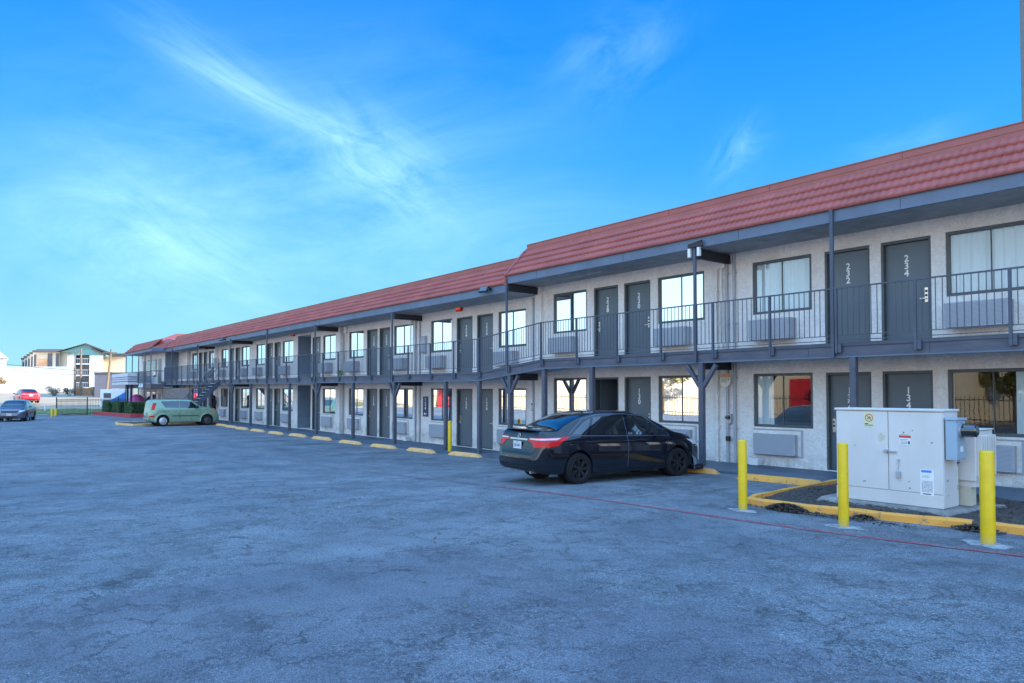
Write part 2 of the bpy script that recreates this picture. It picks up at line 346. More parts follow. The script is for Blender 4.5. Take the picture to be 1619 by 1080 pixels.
    mr = nn.new('ShaderNodeMapping'); mr.vector_type = 'POINT'; mr.inputs['Location'].default_value = (-0.1, -0.1, 0); ll.new(wp.outputs[0], mr.inputs[0]); ll.new(mr.outputs[0], s.inputs[0])
    def band(v, lo, hi):
        return tm(t, 'MULTIPLY', tm(t, 'GREATER_THAN', v, lo), tm(t, 'LESS_THAN', v, hi))
    pt = tm(t, 'MULTIPLY', band(s.outputs['X'], -7.5, -0.5), band(s.outputs['Y'], -1.5, 4.9))
    base = mixc(t, tm(t, 'MULTIPLY', pt, 0.30), base, (0.11, 0.095, 0.125))
    ll.new(base, p.inputs['Base Color'])
    ll.new(ramp(t, mid.outputs['Fac'], [(0.3, 0.72), (0.7, 0.92)]), p.inputs['Roughness'])
    h = tm(t, 'ADD', tm(t, 'MULTIPLY', agg.outputs['Fac'], 1.0), tm(t, 'MULTIPLY', fine.outputs['Fac'], 0.8))
    h = tm(t, 'SUBTRACT', h, tm(t, 'MULTIPLY', cr, 1.5))
    bump(t, p, h, 0.65, 0.012); return mt
M['asphalt'] = asphalt()
def line_mat(name, col, keep=0.5):
    mt, t, nn, ll, p = newmat(name)
    f = ramp(t, noise(t, 6, 8, 0.75), [(keep - 0.08, 0.0), (keep + 0.06, 1.0)])
    g = ramp(t, noise(t, 60, 3, 0.7), [(0.35, 0.6), (0.65, 1.15)])
    ll.new(mixc(t, 1.0, mixc(t, f, (0.21, 0.21, 0.215), col), g, 'MULTIPLY'), p.inputs['Base Color']); p.inputs['Roughness'].default_value = 0.85
    bump(t, p, noise(t, 80, 3), 0.5, 0.006); return mt
M['redline'] = line_mat("worn_red_line", (0.33, 0.07, 0.085), 0.46)
M['yelline'] = line_mat("worn_yellow_line", (0.40, 0.33, 0.17), 0.60)
M['grass'] = simple("dry_grass", (0.16, 0.17, 0.045), 0.95, var=0.4, vs=2)
M['dirt'] = simple("pale_ground", (0.42, 0.34, 0.24), 0.95, var=0.2, vs=0.3)
def cem():
    mt, t, nn, ll, p = newmat("cement_patch")
    ll.new(ramp(t, noise(t, 11, 8, .75), [(0.38, (0.17, 0.18, 0.195)), (0.52, (0.33, 0.33, 0.33)), (0.7, (0.46, 0.455, 0.44))]), p.inputs['Base Color']); p.inputs['Roughness'].default_value = .9
    bump(t, p, noise(t, 50, 4), .6, .01); return mt
M['patch'] = cem()

# ------------------------------------------------------------------ mesh helpers
class MB:
    def __init__(s): s.v = []; s.f = []; s.m = []; s.sm = []
    def add(s, vs, fs, mi=0, smooth=False):
        k = len(s.v); s.v += [tuple(v) for v in vs]
        for f in fs: s.f.append(tuple(k + i for i in f)); s.m.append(mi); s.sm.append(smooth)
    def box(s, x0, x1, y0, y1, z0, z1, mi=0):
        v = [(x, y, z) for z in (z0, z1) for y in (y0, y1) for x in (x0, x1)]
        s.add(v, [(0, 2, 3, 1), (4, 5, 7, 6), (0, 1, 5, 4), (2, 6, 7, 3), (0, 4, 6, 2), (1, 3, 7, 5)], mi)
    def cyl(s, a, b, r0, r1=None, n=12, mi=0, cap=True, smooth=True):
        a, b = Vector(a), Vector(b); r1 = r0 if r1 is None else r1
        d = (b - a).normalized(); u = d.orthogonal().normalized(); w_ = d.cross(u)
        vs = []
        for c, r in ((a, r0), (b, r1)):
            for i in range(n):
                an = 2 * math.pi * i / n; vs.append(c + (u * math.cos(an) + w_ * math.sin(an)) * r)
        s.add(vs, [(i, (i + 1) % n, n + (i + 1) % n, n + i) for i in range(n)], mi, smooth)
        if cap:
            s.add(vs[:n], [tuple(range(n - 1, -1, -1))], mi); s.add(vs[n:], [tuple(range(n))], mi)
    def beam(s, a, b, wd, ht, mi=0):
        a, b = Vector(a), Vector(b); d = (b - a).normalized()
        up = Vector((0, 0, 1)) if abs(d.z) < 0.95 else Vector((0, 1, 0))
        sd_ = d.cross(up).normalized(); u = sd_.cross(d)
        vs = [c + sd_ * i * wd / 2 + u * j * ht / 2 for c in (a, b) for j in (-1, 1) for i in (-1, 1)]
        s.add(vs, [(0, 1, 3, 2), (4, 6, 7, 5), (0, 4, 5, 1), (2, 3, 7, 6), (0, 2, 6, 4), (1, 5, 7, 3)], mi)
    def quad(s, a, b, c, d, mi=0): s.add([a, b, c, d], [(0, 1, 2, 3)], mi)
    def lathe(s, prof, axis='x', n=32, mi=0, c=(0, 0, 0)):
        vs = []; fs = []; k = len(prof)
        for i in range(n):
            a = 2 * math.pi * i / n
            for h, r in prof:
                p = (h, r * math.cos(a), r * math.sin(a)) if axis == 'x' else (r * math.cos(a), r * math.sin(a), h)
                vs.append(tuple(p[q] + c[q] for q in range(3)))
        for i in range(n):
            j = (i + 1) % n
            for q in range(k - 1): fs.append((i * k + q, i * k + q + 1, j * k + q + 1, j * k + q))
        s.add(vs, fs, mi, True)
def make(name, mb, mats, parent=None, loc=(0, 0, 0), warp=None, bevel=0.0, rotz=0.0):
    me = bpy.data.meshes.new(name)
    vs = mb.v if warp is None else [(x, y, z + warp(x)) for x, y, z in mb.v]
    me.from_pydata(vs, [], mb.f)
    for k in (mats if isinstance(mats, (list, tuple)) else [mats]): me.materials.append(M[k] if isinstance(k, str) else k)
    for i, p in enumerate(me.polygons): p.material_index = mb.m[i]; p.use_smooth = mb.sm[i]
    me.update()
    bm = bmesh.new(); bm.from_mesh(me); bmesh.ops.recalc_face_normals(bm, faces=bm.faces)
    if bevel:
        es = [e for e in bm.edges if len(e.link_faces) == 2 and e.calc_face_angle(0) > 0.6]
        bmesh.ops.bevel(bm, geom=es, offset=bevel, segments=1, affect='EDGES', clamp_overlap=True)
    bm.to_mesh(me); bm.free()
    o = bpy.data.objects.new(name, me); COL.objects.link(o); o.parent = parent; o.location = loc; o.rotation_euler = (0, 0, rotz)
    return o
def tag(o, label=None, cat=None, group=None, kind=None):
    if label: o['label'] = label
    if cat: o['category'] = cat
    if group: o['group'] = group
    if kind: o['kind'] = kind
    return o
def empty(name, loc, label, cat, group=None, rotz=0.0):
    o = bpy.data.objects.new(name, None); COL.objects.link(o); o.location = loc; o.rotation_euler = (0, 0, rotz); o.empty_display_size = 0.3
    return tag(o, label, cat, group)
def inst(src, parent, loc=None, rotz=None):
    c = src.copy(); COL.objects.link(c); c.parent = parent
    if loc is not None: c.location = loc
    if rotz is not None: c.rotation_euler = (0, 0, rotz)
    for ch in [q for q in bpy.data.objects if q.parent == src]: inst(ch, c)
    return c
def text_mesh(txt, size, name, mat, parent, loc, rot, space=1.0, line=0.9, ext=0.004, align='CENTER', sx=1.0, depth=None):
    cu = bpy.data.curves.new("t", 'FONT'); cu.body = txt; cu.size = size; cu.align_x = align; cu.align_y = 'CENTER'
    cu.extrude = ext; cu.offset = .004 if size > .15 else 0; cu.space_line = line; cu.space_character = space; cu.resolution_u = 3
    to = bpy.data.objects.new("t", cu); COL.objects.link(to)
    dg = bpy.context.evaluated_depsgraph_get(); me = bpy.data.meshes.new_from_object(to.evaluated_get(dg))
    bpy.data.objects.remove(to); me.materials.clear(); me.materials.append(M[mat] if isinstance(mat, str) else mat)
    for v in me.vertices: v.co.x *= sx
    o = bpy.data.objects.new(name, me); COL.objects.link(o); o.parent = parent; o.location = loc; o.rotation_euler = rot
    return o

# ------------------------------------------------------------------ heights of the place
def sstep(a, b, x):
    t_ = min(1, max(0, (x - a) / (b - a))); return t_ * t_ * (3 - 2 * t_)
def drift(x): return -0.33 + 0.0042 * max(0, min(50, -x - 20.5))
def zs(x): return 0.0 if x > -18.79 else drift(x)
def zr(x):
    if x > -17.05: return 0.0
    if x < -20.5: return drift(x)
    return -0.33 * (-17.05 - x) / 3.45
def zroof(x): return 0.0 if x > -18.8 else -0.25
AX = (-0.784, 0.620)
def zg(x, y):
    base = -0.32 * sstep(-9, -21, x) + 0.12 * sstep(-21, -55, x)
    base += 0.07 * sstep(-5.5, -1.5, x) * sstep(13, 8, y)
    return base
def zfar(x, y):
    d = AX[0] * x + AX[1] * y
    if d < 66: return -0.2
    if d < 82: return -0.2 + 0.95 * (d - 66) / 16
    return 0.75 + 1.0 * sstep(82, 112, d)

# ------------------------------------------------------------------ ground
def sheet(name, xs, ys, zf, mat, dz=0.0, keep=None):
    mb = MB(); nx, ny = len(xs), len(ys)
    vs = [(x, y, zf(x, y) + dz) for x in xs for y in ys]
    fs = []
    for i in range(nx - 1):
        for j in range(ny - 1):
            if keep is None or keep((xs[i] + xs[i + 1]) / 2, (ys[j] + ys[j + 1]) / 2): fs.append((i * ny + j, (i + 1) * ny + j, (i + 1) * ny + j + 1, i * ny + j + 1))
    mb.add(vs, fs, 0, True); return make(name, mb, mat)
fr = lambda a, b, st: list(np.arange(a, b + 1e-6, st))
far_xs = [-3000, -1500, -800, -400, -250, -180] + fr(-160, -56, 4) + fr(-40, 60, 20) + [120, 400, 1500, 3000]
far_ys = [-3000, -1200, -500, -250, -120] + fr(-100, 120, 5) + [160, 260, 500, 1200, 3000]
def zbase(x, y):
    if AX[0] * x + AX[1] * y > 64 and x < -60: return zfar(x, y) - 0.02
    return -0.6
tag(sheet('ground', far_xs, far_ys, zbase, 'dirt'), kind='structure')
def in_lot(x, y):
    return x > -86 and y < 17.5 and (AX[0] * x + AX[1] * y) < 68.5 + (0 if y < 7 else (y - 7) * 1.4)
tag(sheet('parking_lot', fr(-88, 44, 1.0), fr(-22, 18, 1.0), zg, 'asphalt', 0.0, in_lot), kind='structure')
gx = fr(-112, -56, 1.0)
tag(sheet('verge', gx, fr(-30, 40, 1.0), lambda x, y: max(zfar(x, y), -0.2) + 0.03, 'grass', 0.0,
    lambda x, y: 66.4 < AX[0] * x + AX[1] * y < 72.0), kind='structure')

def strip(name, pts, width, mat, dz=0.004, kind='structure', parent=None, label=None):
    mb = MB(); vs = []
    P = []
    for (a, b) in zip(pts[:-1], pts[1:]):
        n = max(1, int((Vector(b) - Vector(a)).length / 0.5))
        P += [Vector(a).lerp(Vector(b), i / n) for i in range(n)]
    P.append(Vector(pts[-1]))
    for i, p_ in enumerate(P):
        d = (P[min(i + 1, len(P) - 1)] - P[max(0, i - 1)]).normalized(); n_ = Vector((-d.y, d.x))
        for s_ in (-1, 1):
            q = p_ + n_ * s_ * width / 2
            vs.append((q.x, q.y, zg(q.x, q.y) + dz))
    mb.add(vs, [(2 * i, 2 * i + 1, 2 * i + 3, 2 * i + 2) for i in range(len(P) - 1)], 0)
    o = make(name, mb, mat); tag(o, kind=kind)
    return o
strip('red_fire_lane_line', [(12, 10.2), (3, 9.7), (-2.8, 9.42), (-6.4, 9.12), (-11.6, 8.80)], 0.11, 'redline', 0.006)
M['redline2'] = line_mat("very_worn_red_line", (0.24, 0.09, 0.11), 0.53)
strip('red_fire_lane_line', [(-11.6, 8.80), (-18, 9.0), (-25, 8.9), (-37, 7.7), (-48, 7.4), (-62, 8.3), (-70, 9.0)], 0.10, 'redline2', 0.006)
for i in range(16):
    x = -9.2 - 2.72 * i - (0.3 if i else 0)
    if -62 < x: strip('parking_bay_line', [(x + 0.35, 9.5), (x + 0.9, 13.3)] if x > -19 else [(x, 9.6), (x + 0.25, 13.1)], 0.09, 'yelline', 0.005)

# ------------------------------------------------------------------ motel
D, YB, FZ = 16.1, 14.75, 0.06
motel = empty('motel', (-30, 16, 0), "long two storey motel with red tiled mansard roof, outside balcony and slate grey doors", "motel")
MO = Vector(motel.location)
def mp(name, mb, mats, warp=None, label=None, **k):
    o = make(name, mb, mats, motel, tuple(-MO), warp, **k)
    if label: o['label'] = label
    return o
XE = 26.0         # east end of the building, outside the picture
bays = [(-10.57, 232), (-18.12, 228), (-3.0, 236), (4.55, 240)]
wins, doors = [], []      # (x0, x1) ; (x0, x1, number)
for b, num in bays:
    wins += [(b, b + 1.58), (b + 4.48, b + 6.08)]
    doors += [(b + 1.90, b + 2.94, num), (b + 3.18, b + 4.20, num + 2)]
wins += [(-25.78, -24.19), (-21.15, -19.55), (-33.44, -31.86), (-28.90, -27.24), (-36.54, -34.98), (-42.31, -40.65), (-46.83, -45.28), (-49.75, -48.15), (-54.2, -52.6), (-57.3, -55.7), (-61.8, -60.2)]
doors += [(-23.88, -22.79, 224), (-22.5, -21.48, 226), (-31.53, -30.45, 220), (-30.27, -29.25, 222), (-37.95, -36.86, 218), (-43.65, -42.61, 216), (-44.95, -43.9, 214), (-51.0, -49.98, 212), (-52.35, -51.3, 210), (-58.6, -57.6, 208), (-59.9, -58.9, 206)]
passage = (-40.0, -38.13)
WZ0, WZ1, DZ1 = 0.93, 2.25, 2.24          # above floor
FLO = (0.06, 2.86)
def wall_section(x0, x1, opens, z0, z1):
    """opens: (x0,x1,z0,z1,depth)"""
    mb = MB()
    xs = sorted(set([x0, x1] + [o[0] for o in opens] + [o[1] for o in opens])); zz = sorted(set([z0, z1] + [o[2] for o in opens] + [o[3] for o in opens]))
    for a, b in zip(xs[:-1], xs[1:]):
        for c, d in zip(zz[:-1], zz[1:]):
            mx, mz = (a + b) / 2, (c + d) / 2
            if any(o[0] < mx < o[1] and o[2] < mz < o[3] for o in opens): continue
            mb.quad((a, D, c), (b, D, c), (b, D, d), (a, D, d))
    for a, b, c, d, dp in opens:
        mb.quad((a, D, c), (a, D, d), (a, D + dp, d), (a, D + dp, c)); mb.quad((b, D, c), (b, D + dp, c), (b, D + dp, d), (b, D, d))
        mb.quad((a, D, d), (b, D, d), (b, D + dp, d), (a, D + dp, d)); mb.quad((a, D, c), (a, D + dp, c), (b, D + dp, c), (b, D, c))
    return mb
for (xa, xb) in ((-18.79, XE), (-66.0, -18.79)):
    op = []
    for fz in FLO:
        for a, b in wins:
            if xa < a < xb: op.append((a, b, fz + WZ0, fz + WZ1, 0.35))
        for a, b, n_ in doors:
            if xa < a < xb: op.append((a, b, fz - (0.0 if fz > 1 else 0.0), fz + DZ1, 0.16))
        if xa < passage[0] < xb: op.append((passage[0], passage[1], fz, fz + 2.42, 3.0))
    zsh = (lambda x: 0.0) if xa > -19 else (lambda x: drift(min(x, -18.8)))
    mb = wall_section(xa, xb, op, -0.5, 5.62)
    mp('wall', mb, 'stucco', zsh)
# side and back walls, flat roof
mb = MB()
mb.quad((XE, D, -.5), (XE, D + 11, -.5), (XE, D + 11, 6.6), (XE, D, 6.6)); mb.quad((-66, D + 11, -.6), (XE, D + 11, -.6), (XE, D + 11, 6.2), (-66, D + 11, 6.2))
mb.quad((-66, D + 11, -.6), (-66, D, -.6), (-66, D, 6.2), (-66, D + 11, 6.2))
mp('rear_wall', mb, 'stucco')
mb = MB(); mb.box(-18.8, XE, 15.72, D + 11, 6.35, 6.55); mb.box(-66, -18.9, 15.72, D + 11, 6.0, 6.2); mp('flat_roof', mb, 'soffit')
# step pilaster at the level change, plain pilasters and pipes
mb = MB(); mb.box(-18.95, -18.62, D - 0.12, D + 0.02, -0.5, 5.43); mp('pilaster', mb, 'stucco')
for x in (-55.0, -62.7, -35.0 + 0.75):
    mb = MB(); mb.box(x - 0.22, x + 0.22, D - 0.22, D + 0.02, -0.5, 5.43); mp('pilaster', mb, 'stucco', zs)
mb = MB(); mb.box(-40.12, -40.0, D - .03, D + .02, FLO[0], FLO[0] + 2.5); 
M['blue_panel'] = simple("blue_grey_panel_paint", (0.16, 0.21, 0.27), 0.6, var=0.12)
mb = MB()
for fz in FLO: mb.quad((passage[0], D + 1.2, fz), (passage[1], D + 1.2, fz), (passage[1], D + 1.2, fz + 2.42), (passage[0], D + 1.2, fz + 2.42))
mb.quad((passage[0] + .004, D + .02, 0), (passage[0] + .004, D + 1.2, 0), (passage[0] + .004, D + 1.2, 5.3), (passage[0] + .004, D + .02, 5.3))
mp('stair_hall_panel', mb, 'blue_panel', zs)
for px in (-11.62, -11.30, -11.08, -26.95, -26.60, -34.2, -33.95, -19.1, -55.3, -62.3, -5.0 + 1.2):
    mb = MB(); mb.cyl((px, D - .05, 0.02), (px, D - .05, 5.42), 0.038, n=8)
    for zc in (0.9, 2.2, 3.6, 4.9): mb.box(px - .06, px + .06, D - .05, D + .001, zc, zc + .03)
    mp('wall_pipe', mb, 'stucco' if px in (-11.62,) else 'ac', zs)
for px in (-11.45, -33.7, -27.3):
    mb = MB(); mb.box(px - .13, px + .13, D - .12, D, 5.08, 5.42); mb.cyl((px, D - .07, 5.1), (px, D - .07, 2.9), 0.03, n=8)
    mp('rain_downpipe', mb, 'stucco', zs)
# room interiors (dark boxes behind the windows)
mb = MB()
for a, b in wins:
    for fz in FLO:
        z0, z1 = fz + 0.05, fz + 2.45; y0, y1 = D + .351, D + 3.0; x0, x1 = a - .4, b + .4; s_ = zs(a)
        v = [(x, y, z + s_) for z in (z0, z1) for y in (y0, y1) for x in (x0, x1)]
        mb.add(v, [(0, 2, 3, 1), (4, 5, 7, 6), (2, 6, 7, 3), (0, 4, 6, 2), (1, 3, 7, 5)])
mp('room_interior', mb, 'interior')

# one window with parts (width 1.6, height 1.32), local origin at lower left of opening
def window_proto(wd):
    h = WZ1 - WZ0; t_ = 0.065; mb = MB()
    mb.box(0, wd, 0, .07, 0, t_); mb.box(0, wd, 0, .07, h - t_, h); mb.box(0, t_, 0.001, .069, t_, h - t_); mb.box(wd - t_, wd, 0.001, .069, t_, h - t_)
    mb.box(wd / 2 - .009, wd / 2 + .009, 0.02, .062, t_, h - t_)
    o = make('window', mb, 'frame', motel, bevel=0.004)
    g = MB(); g.quad((t_, .045, t_), (wd - t_, .045, t_), (wd - t_, .045, h - t_), (t_, .045, h - t_)); p_ = make('pane', g, 'glass', o)
    return o, p_
def curtain_mesh(a, b, h, seed, ragged=False):
    r_ = random.Random(seed); n = max(8, int((b - a) / 0.02)); mb = MB(); vs = []; nz_ = 5
    ph = r_.random() * 6
    for i in range(n + 1):
        x = a + (b - a) * i / n
        for j in range(nz_ + 1):
            z = h * j / nz_
            if ragged and j == 0: z = h * (0.45 + 0.12 * math.sin(x * 9) + .05 * math.sin(x * 31))
            y = 0.11 + 0.028 * math.sin(x * 34 + ph + 0.6 * math.sin(z * 2 + x * 3)) + 0.012 * math.sin(x * 71 + ph)
            vs.append((x, y, z))
    mb.add(vs, [(i * (nz_ + 1) + j, (i + 1) * (nz_ + 1) + j, (i + 1) * (nz_ + 1) + j + 1, i * (nz_ + 1) + j + 1) for i in range(n) for j in range(nz_)], 0, True)
    return mb
W0, G0 = window_proto(1.59)
WCUR = {}
def add_window(a, b, fz, idx, upper):
    o = inst(W0, motel, (a - MO.x, D + 0.02 - MO.y, fz + WZ0 + zs(a))); o.scale.x = (b - a) / 1.59
    key = 'full'
    if upper:
        key = 'right' if idx % 5 == 3 else 'full'
        if abs(a + 18.12) < .05: key = 'torn'
        elif abs(a - (-18.12 + 4.48)) < .05: key = 'right'
    else: key = ['full', 'full', 'right', 'left'][idx % 4]
    if abs(a + 13.64) < .1 and not upper: key = 'full'
    if abs(a + 10.57) < .1 and not upper: key = 'left'
    if abs(a + 6.09) < .1 and not upper: key = 'rightside'
    if key != 'none':
        if key not in WCUR:
            spans = {'full': (.06, 1.53), 'right': (.55, 1.53), 'left': (.06, .5), 'torn': (.06, .75), 'rightside': (1.15, 1.53)}[key]
            mb = curtain_mesh(spans[0], spans[1], 1.25, len(key), key == 'torn')
            if key == 'torn':
                m2 = curtain_mesh(.80, 1.53, 1.25, 3); mb.add(m2.v, m2.f, 0, True)
            WCUR[key] = make('curtain', mb, 'curtain', o, (0, 0, .03))
        else:
            c = WCUR[key].copy(); COL.objects.link(c); c.parent = o
    return o
for i, (a, b) in enumerate(wins):
    for fi, fz in enumerate(FLO): add_window(a, b, fz, i + fi, fi == 1)
bpy.data.objects.remove(W0); bpy.data.objects.remove(G0)

# door with parts
mb = MB(); mb.box(0.05, .99, 0.0, .045, 0.02, 2.18); D0 = make('door', mb, 'door', motel, bevel=0.003)
mb = MB(); mb.box(0, .05, -.10, .07, 0, 2.24); mb.box(.99, 1.04, -.10, .07, 0, 2.24); mb.box(.05, .99, -.10, .07, 2.18, 2.24)
mb.box(0.05, .99, -.1, .07, -0.01, 0.018)
F0 = make('door_frame', mb, 'frame', D0)
mb = MB(); mb.box(-.035, .035, -.022, 0, -.15, .16); mb.box(-.022, .022, -.034, -.022, .06, .11, 1); mb.cyl((0, -.03, -.005), (0, -.022, -.005), .026, n=12, mi=1)
mb.cyl((0, -.02, -.07), (0, -.075, -.07), .013, n=8); mb.beam((0, -.07, -.07), (-.115, -.07, -.07), .018, .022)
H0 = make('door_lock_handle', mb, ['chrome', 'black'], D0, (0.90, 0, 1.02), bevel=0.003)
DN = []
for a, b, n_ in doors:
    for fi, fz in enumerate(FLO):
        num = n_ if fi else n_ - 100
        if num == 128:      # standing open: only its frame and the dark room show
            o = inst(D0, motel, (a - MO.x + .06, D + .16 - MO.y, fz + zs(a)))
            o.rotation_euler = (0, 0, R(82)); o['label'] = "grey ground floor door standing open into a dark room"
            for ch in [q for q in bpy.data.objects if q.parent == o and q.name.startswith('door_frame')]:
                ch.parent = motel; ch.location = (a - MO.x, D + .105 - MO.y, fz + zs(a)); ch.rotation_euler = (0, 0, 0)
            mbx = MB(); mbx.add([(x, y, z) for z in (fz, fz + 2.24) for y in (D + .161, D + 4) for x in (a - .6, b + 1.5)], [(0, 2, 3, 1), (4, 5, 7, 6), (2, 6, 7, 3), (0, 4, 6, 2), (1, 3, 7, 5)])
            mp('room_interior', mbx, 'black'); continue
        o = inst(D0, motel, (a - MO.x, D + .115 - MO.y, fz + zs(a))); o.scale.x = (b - a) / 1.04
        left_hand = (n_ % 4 == 0)
        for ch in [q for q in bpy.data.objects if q.parent == o and q.name.startswith('door_lock')]:
            if left_hand: ch.location.x = 0.135; ch.scale.x = -1
        if a > -46:
            o['label'] = "slate grey door numbered %d" % num
            zt = 1.68 if fi else 1.66
            text_mesh("\n".join(str(num)), 0.20, 'door_number', 'white', o, (0.50, -0.006, zt), (R(90), 0, 0), line=0.80, ext=.004)
bpy.data.objects.remove(H0); bpy.data.objects.remove(F0); bpy.data.objects.remove(D0)
# air conditioners under each window
def ac(proj):
    mb = MB(); mb.box(-.02, 1.10, -proj, 0, 0, .47); mb.box(0.02, 1.06, -proj - .012, -proj, .03, .44, 1); mb.box(0.02, 1.1, -proj - .03, 0, -.03, -.002)
    if proj < .15: mb.box(-.09, 1.25, -.025, 0, -.07, -.035); mb.box(1.19, 1.25, -.02, 0, -.035, .56); mb.box(-.09, 1.25, -.02, 0, .56, .585)
    return mb
A_lo = make('air_conditioner', ac(.13), ['ac', 'grille'], motel, bevel=.006); A_up = make('air_conditioner', ac(.30), ['ac', 'grille'], motel, bevel=.006)
for i, (a, b) in enumerate(wins):
    for fi, fz in enumerate(FLO):
        src = A_up if fi else A_lo
        o = inst(src, motel, (a + .08 - MO.x, D - MO.y, fz + .30 + zs(a)))
bpy.data.objects.remove(A_lo); bpy.data.objects.remove(A_up)

# balcony slab, edge boards, walkway
def ramped(y0, y1, z0, z1, warp, mat, name, x0=-66.0, x1=XE, extra=()):
    xs = [x0] + [x for x in fr(-64, -22, 3)] + [-20.5, -17.05] + fr(-12, XE - 1, 6) + [x1]
    for x, nx in zip(xs[:-1], xs[1:]): pass
    mb = MB(); n = len(xs); vs = []
    for x in xs: vs += [(x, y0, z0), (x, y1, z0), (x, y1, z1), (x, y0, z1)]
    fs = [(0, 1, 2, 3), tuple(4 * (n - 1) + q for q in (3, 2, 1, 0))]
    for i in range(n - 1):
        for q in range(4): fs.append((4 * i + q, 4 * i + (q + 1) % 4, 4 * i + 4 + (q + 1) % 4, 4 * i + 4 + q))
    mb.add(vs, fs); return mp(name, mb, mat, warp)
ramped(YB + .02, D - .001, 2.70, 2.85, zr, 'walk', 'balcony_floor')
ramped(YB - .02, YB + .03, 2.598, 2.80, zr, 'board', 'balcony_edge_board')
ramped(YB - .045, YB + .03, 2.803, 2.875, zr, 'trim', 'balcony_edge_trim')
ramped(YB - .03, YB + .10, 2.565, 2.595, zr, 'fascia', 'balcony_drip_edge')
ramped(YB + .10, D - .001, 2.64, 2.695, zr, 'soffit', 'balcony_soffit')
ramped(YB - .62, D - .002, -0.5, 0.05, lambda x: zr(x) - .01, 'walk', 'walkway')
# board joints
mb = MB()
for i, x in enumerate(fr(-62, 10, 2.44)): mb.box(x, x + .008, YB - .0225, YB - .018, 2.60, 2.80)
mp('board_joint', mb, 'black', zr)
# posts
up_x = [-11.25, -18.83, -26.5, -34.28, -41.0, -47.55, -55.0, -62.2, -3.6, 4.0, -7.74]
for x in up_x:
    mb = MB(); big = (x == -7.74)
    zt = 5.72 if x in (-7.74, -41.0) else 5.45
    mb.box(x - .035, x + .035, YB - .10, YB - .048, 2.58, zt)
    mp('balcony_post', mb, 'trim', zs if x < -18.9 else None)
for x in (-11.25, -18.83, -26.5, -34.28, -47.55, -55.0, -3.6, 4.0):
    mb = MB(); mb.box(x - .05, x + .05, YB + .03, D - .02, 5.17, 5.40); mp('eave_beam', mb, 'dark', zs if x < -18.9 else None)
    mb = MB(); mb.box(x - .05, x + .05, YB + .10, D - .02, 2.42, 2.635); mp('balcony_beam', mb, 'dark', zr)
low_x = [-3.6, -7.36, -11.15, -14.97, -17.05, -18.78, -20.5, -22.62, -26.45, -30.25, -34.25, -37.8, -41.0, -43.9, -47.5, -52.0, -55.0, -59.0, -62.5]
yx = (-11.15, -18.78, -26.45, -34.25, -47.5, -3.6)
for x in low_x:
    mb = MB(); hw = .065
    mb.box(x - hw, x + hw, YB - .03, YB + .10, -0.35, 2.564)
    if x in yx:
        for s_ in (-1, 1): mb.beam((x + s_ * .05, YB + .035, 1.98), (x + s_ * .43, YB + .035, 2.52), .10, .095)
    mp('walkway_post', mb, 'post', zr, bevel=.006)
mb = MB(); mb.box(-11.42, -10.98, YB - .14, YB - .11, 5.42, 5.53); mb.cyl((-11.4, YB - .1, 5.5), (-11.0, YB - .12, 5.55), .03); mp('junction_bracket', mb, 'black', bevel=.01)
for dx in (-.14, .14):
    mb = MB(); mb.box(-11.25 + dx - .045, -11.25 + dx + .03, YB - .12, YB - .05, 5.2, 5.42); mp('bracket_plate', mb, 'white')

# railing panels with posts, balusters
rp = [10.5, 8.9, 7.3, 5.7, 4.1, 2.6, 1.05, -.5, -2.0, -3.6, -4.53, -6.1, -7.66, -9.2, -10.73, -12.34, -13.9, -15.5, -17.1, -18.78, -20.4, -21.95, -23.54, -25.19, -26.6, -28.4, -29.97, -31.6, -33.3, -34.74, -36.36, -38.0, -39.57, -41.05, -42.7, -44.25, -45.77, -47.37, -48.8, -49.95, -51.2, -52.8, -54.4, -56.0, -57.6, -59.2, -60.8, -62.4, -64.5]
for a, b in zip(rp[1:], rp[:-1]):
    if abs(b + 49.95) < .01: continue          # stair opening
    mb = MB(); za, zb_ = zr(a), zr(b); y = YB - .075
    def P(x, z): return (x, y, z + za + (zb_ - za) * (x - a) / (b - a))
    mb.beam(P(a, 4.01), P(b, 4.01), .045, .028); mb.beam(P(a, 3.02), P(b, 3.02), .02, .016); mb.beam(P(a, 2.92), P(b, 2.92), .02, .016)
    n = int(round((b - a) / .118))
    for i in range(1, n):
        x = a + (b - a) * i / n; q = P(x, 0)[2]
        mb.box(x - .0065, x + .0065, y - .0065, y + .0065, 3.02 + q, 4.0 + q)
    mp('railing', mb, 'trim')
mb = MB()
for x in rp:
    mb = MB(); mb.box(x - .024, x + .024, YB - .105, YB - .052, 2.66, 4.0); mb.box(x + .026, x + .10, YB - .09, YB - .046, 2.67, 2.86); mp('railing_post', mb, 'trim', zr)

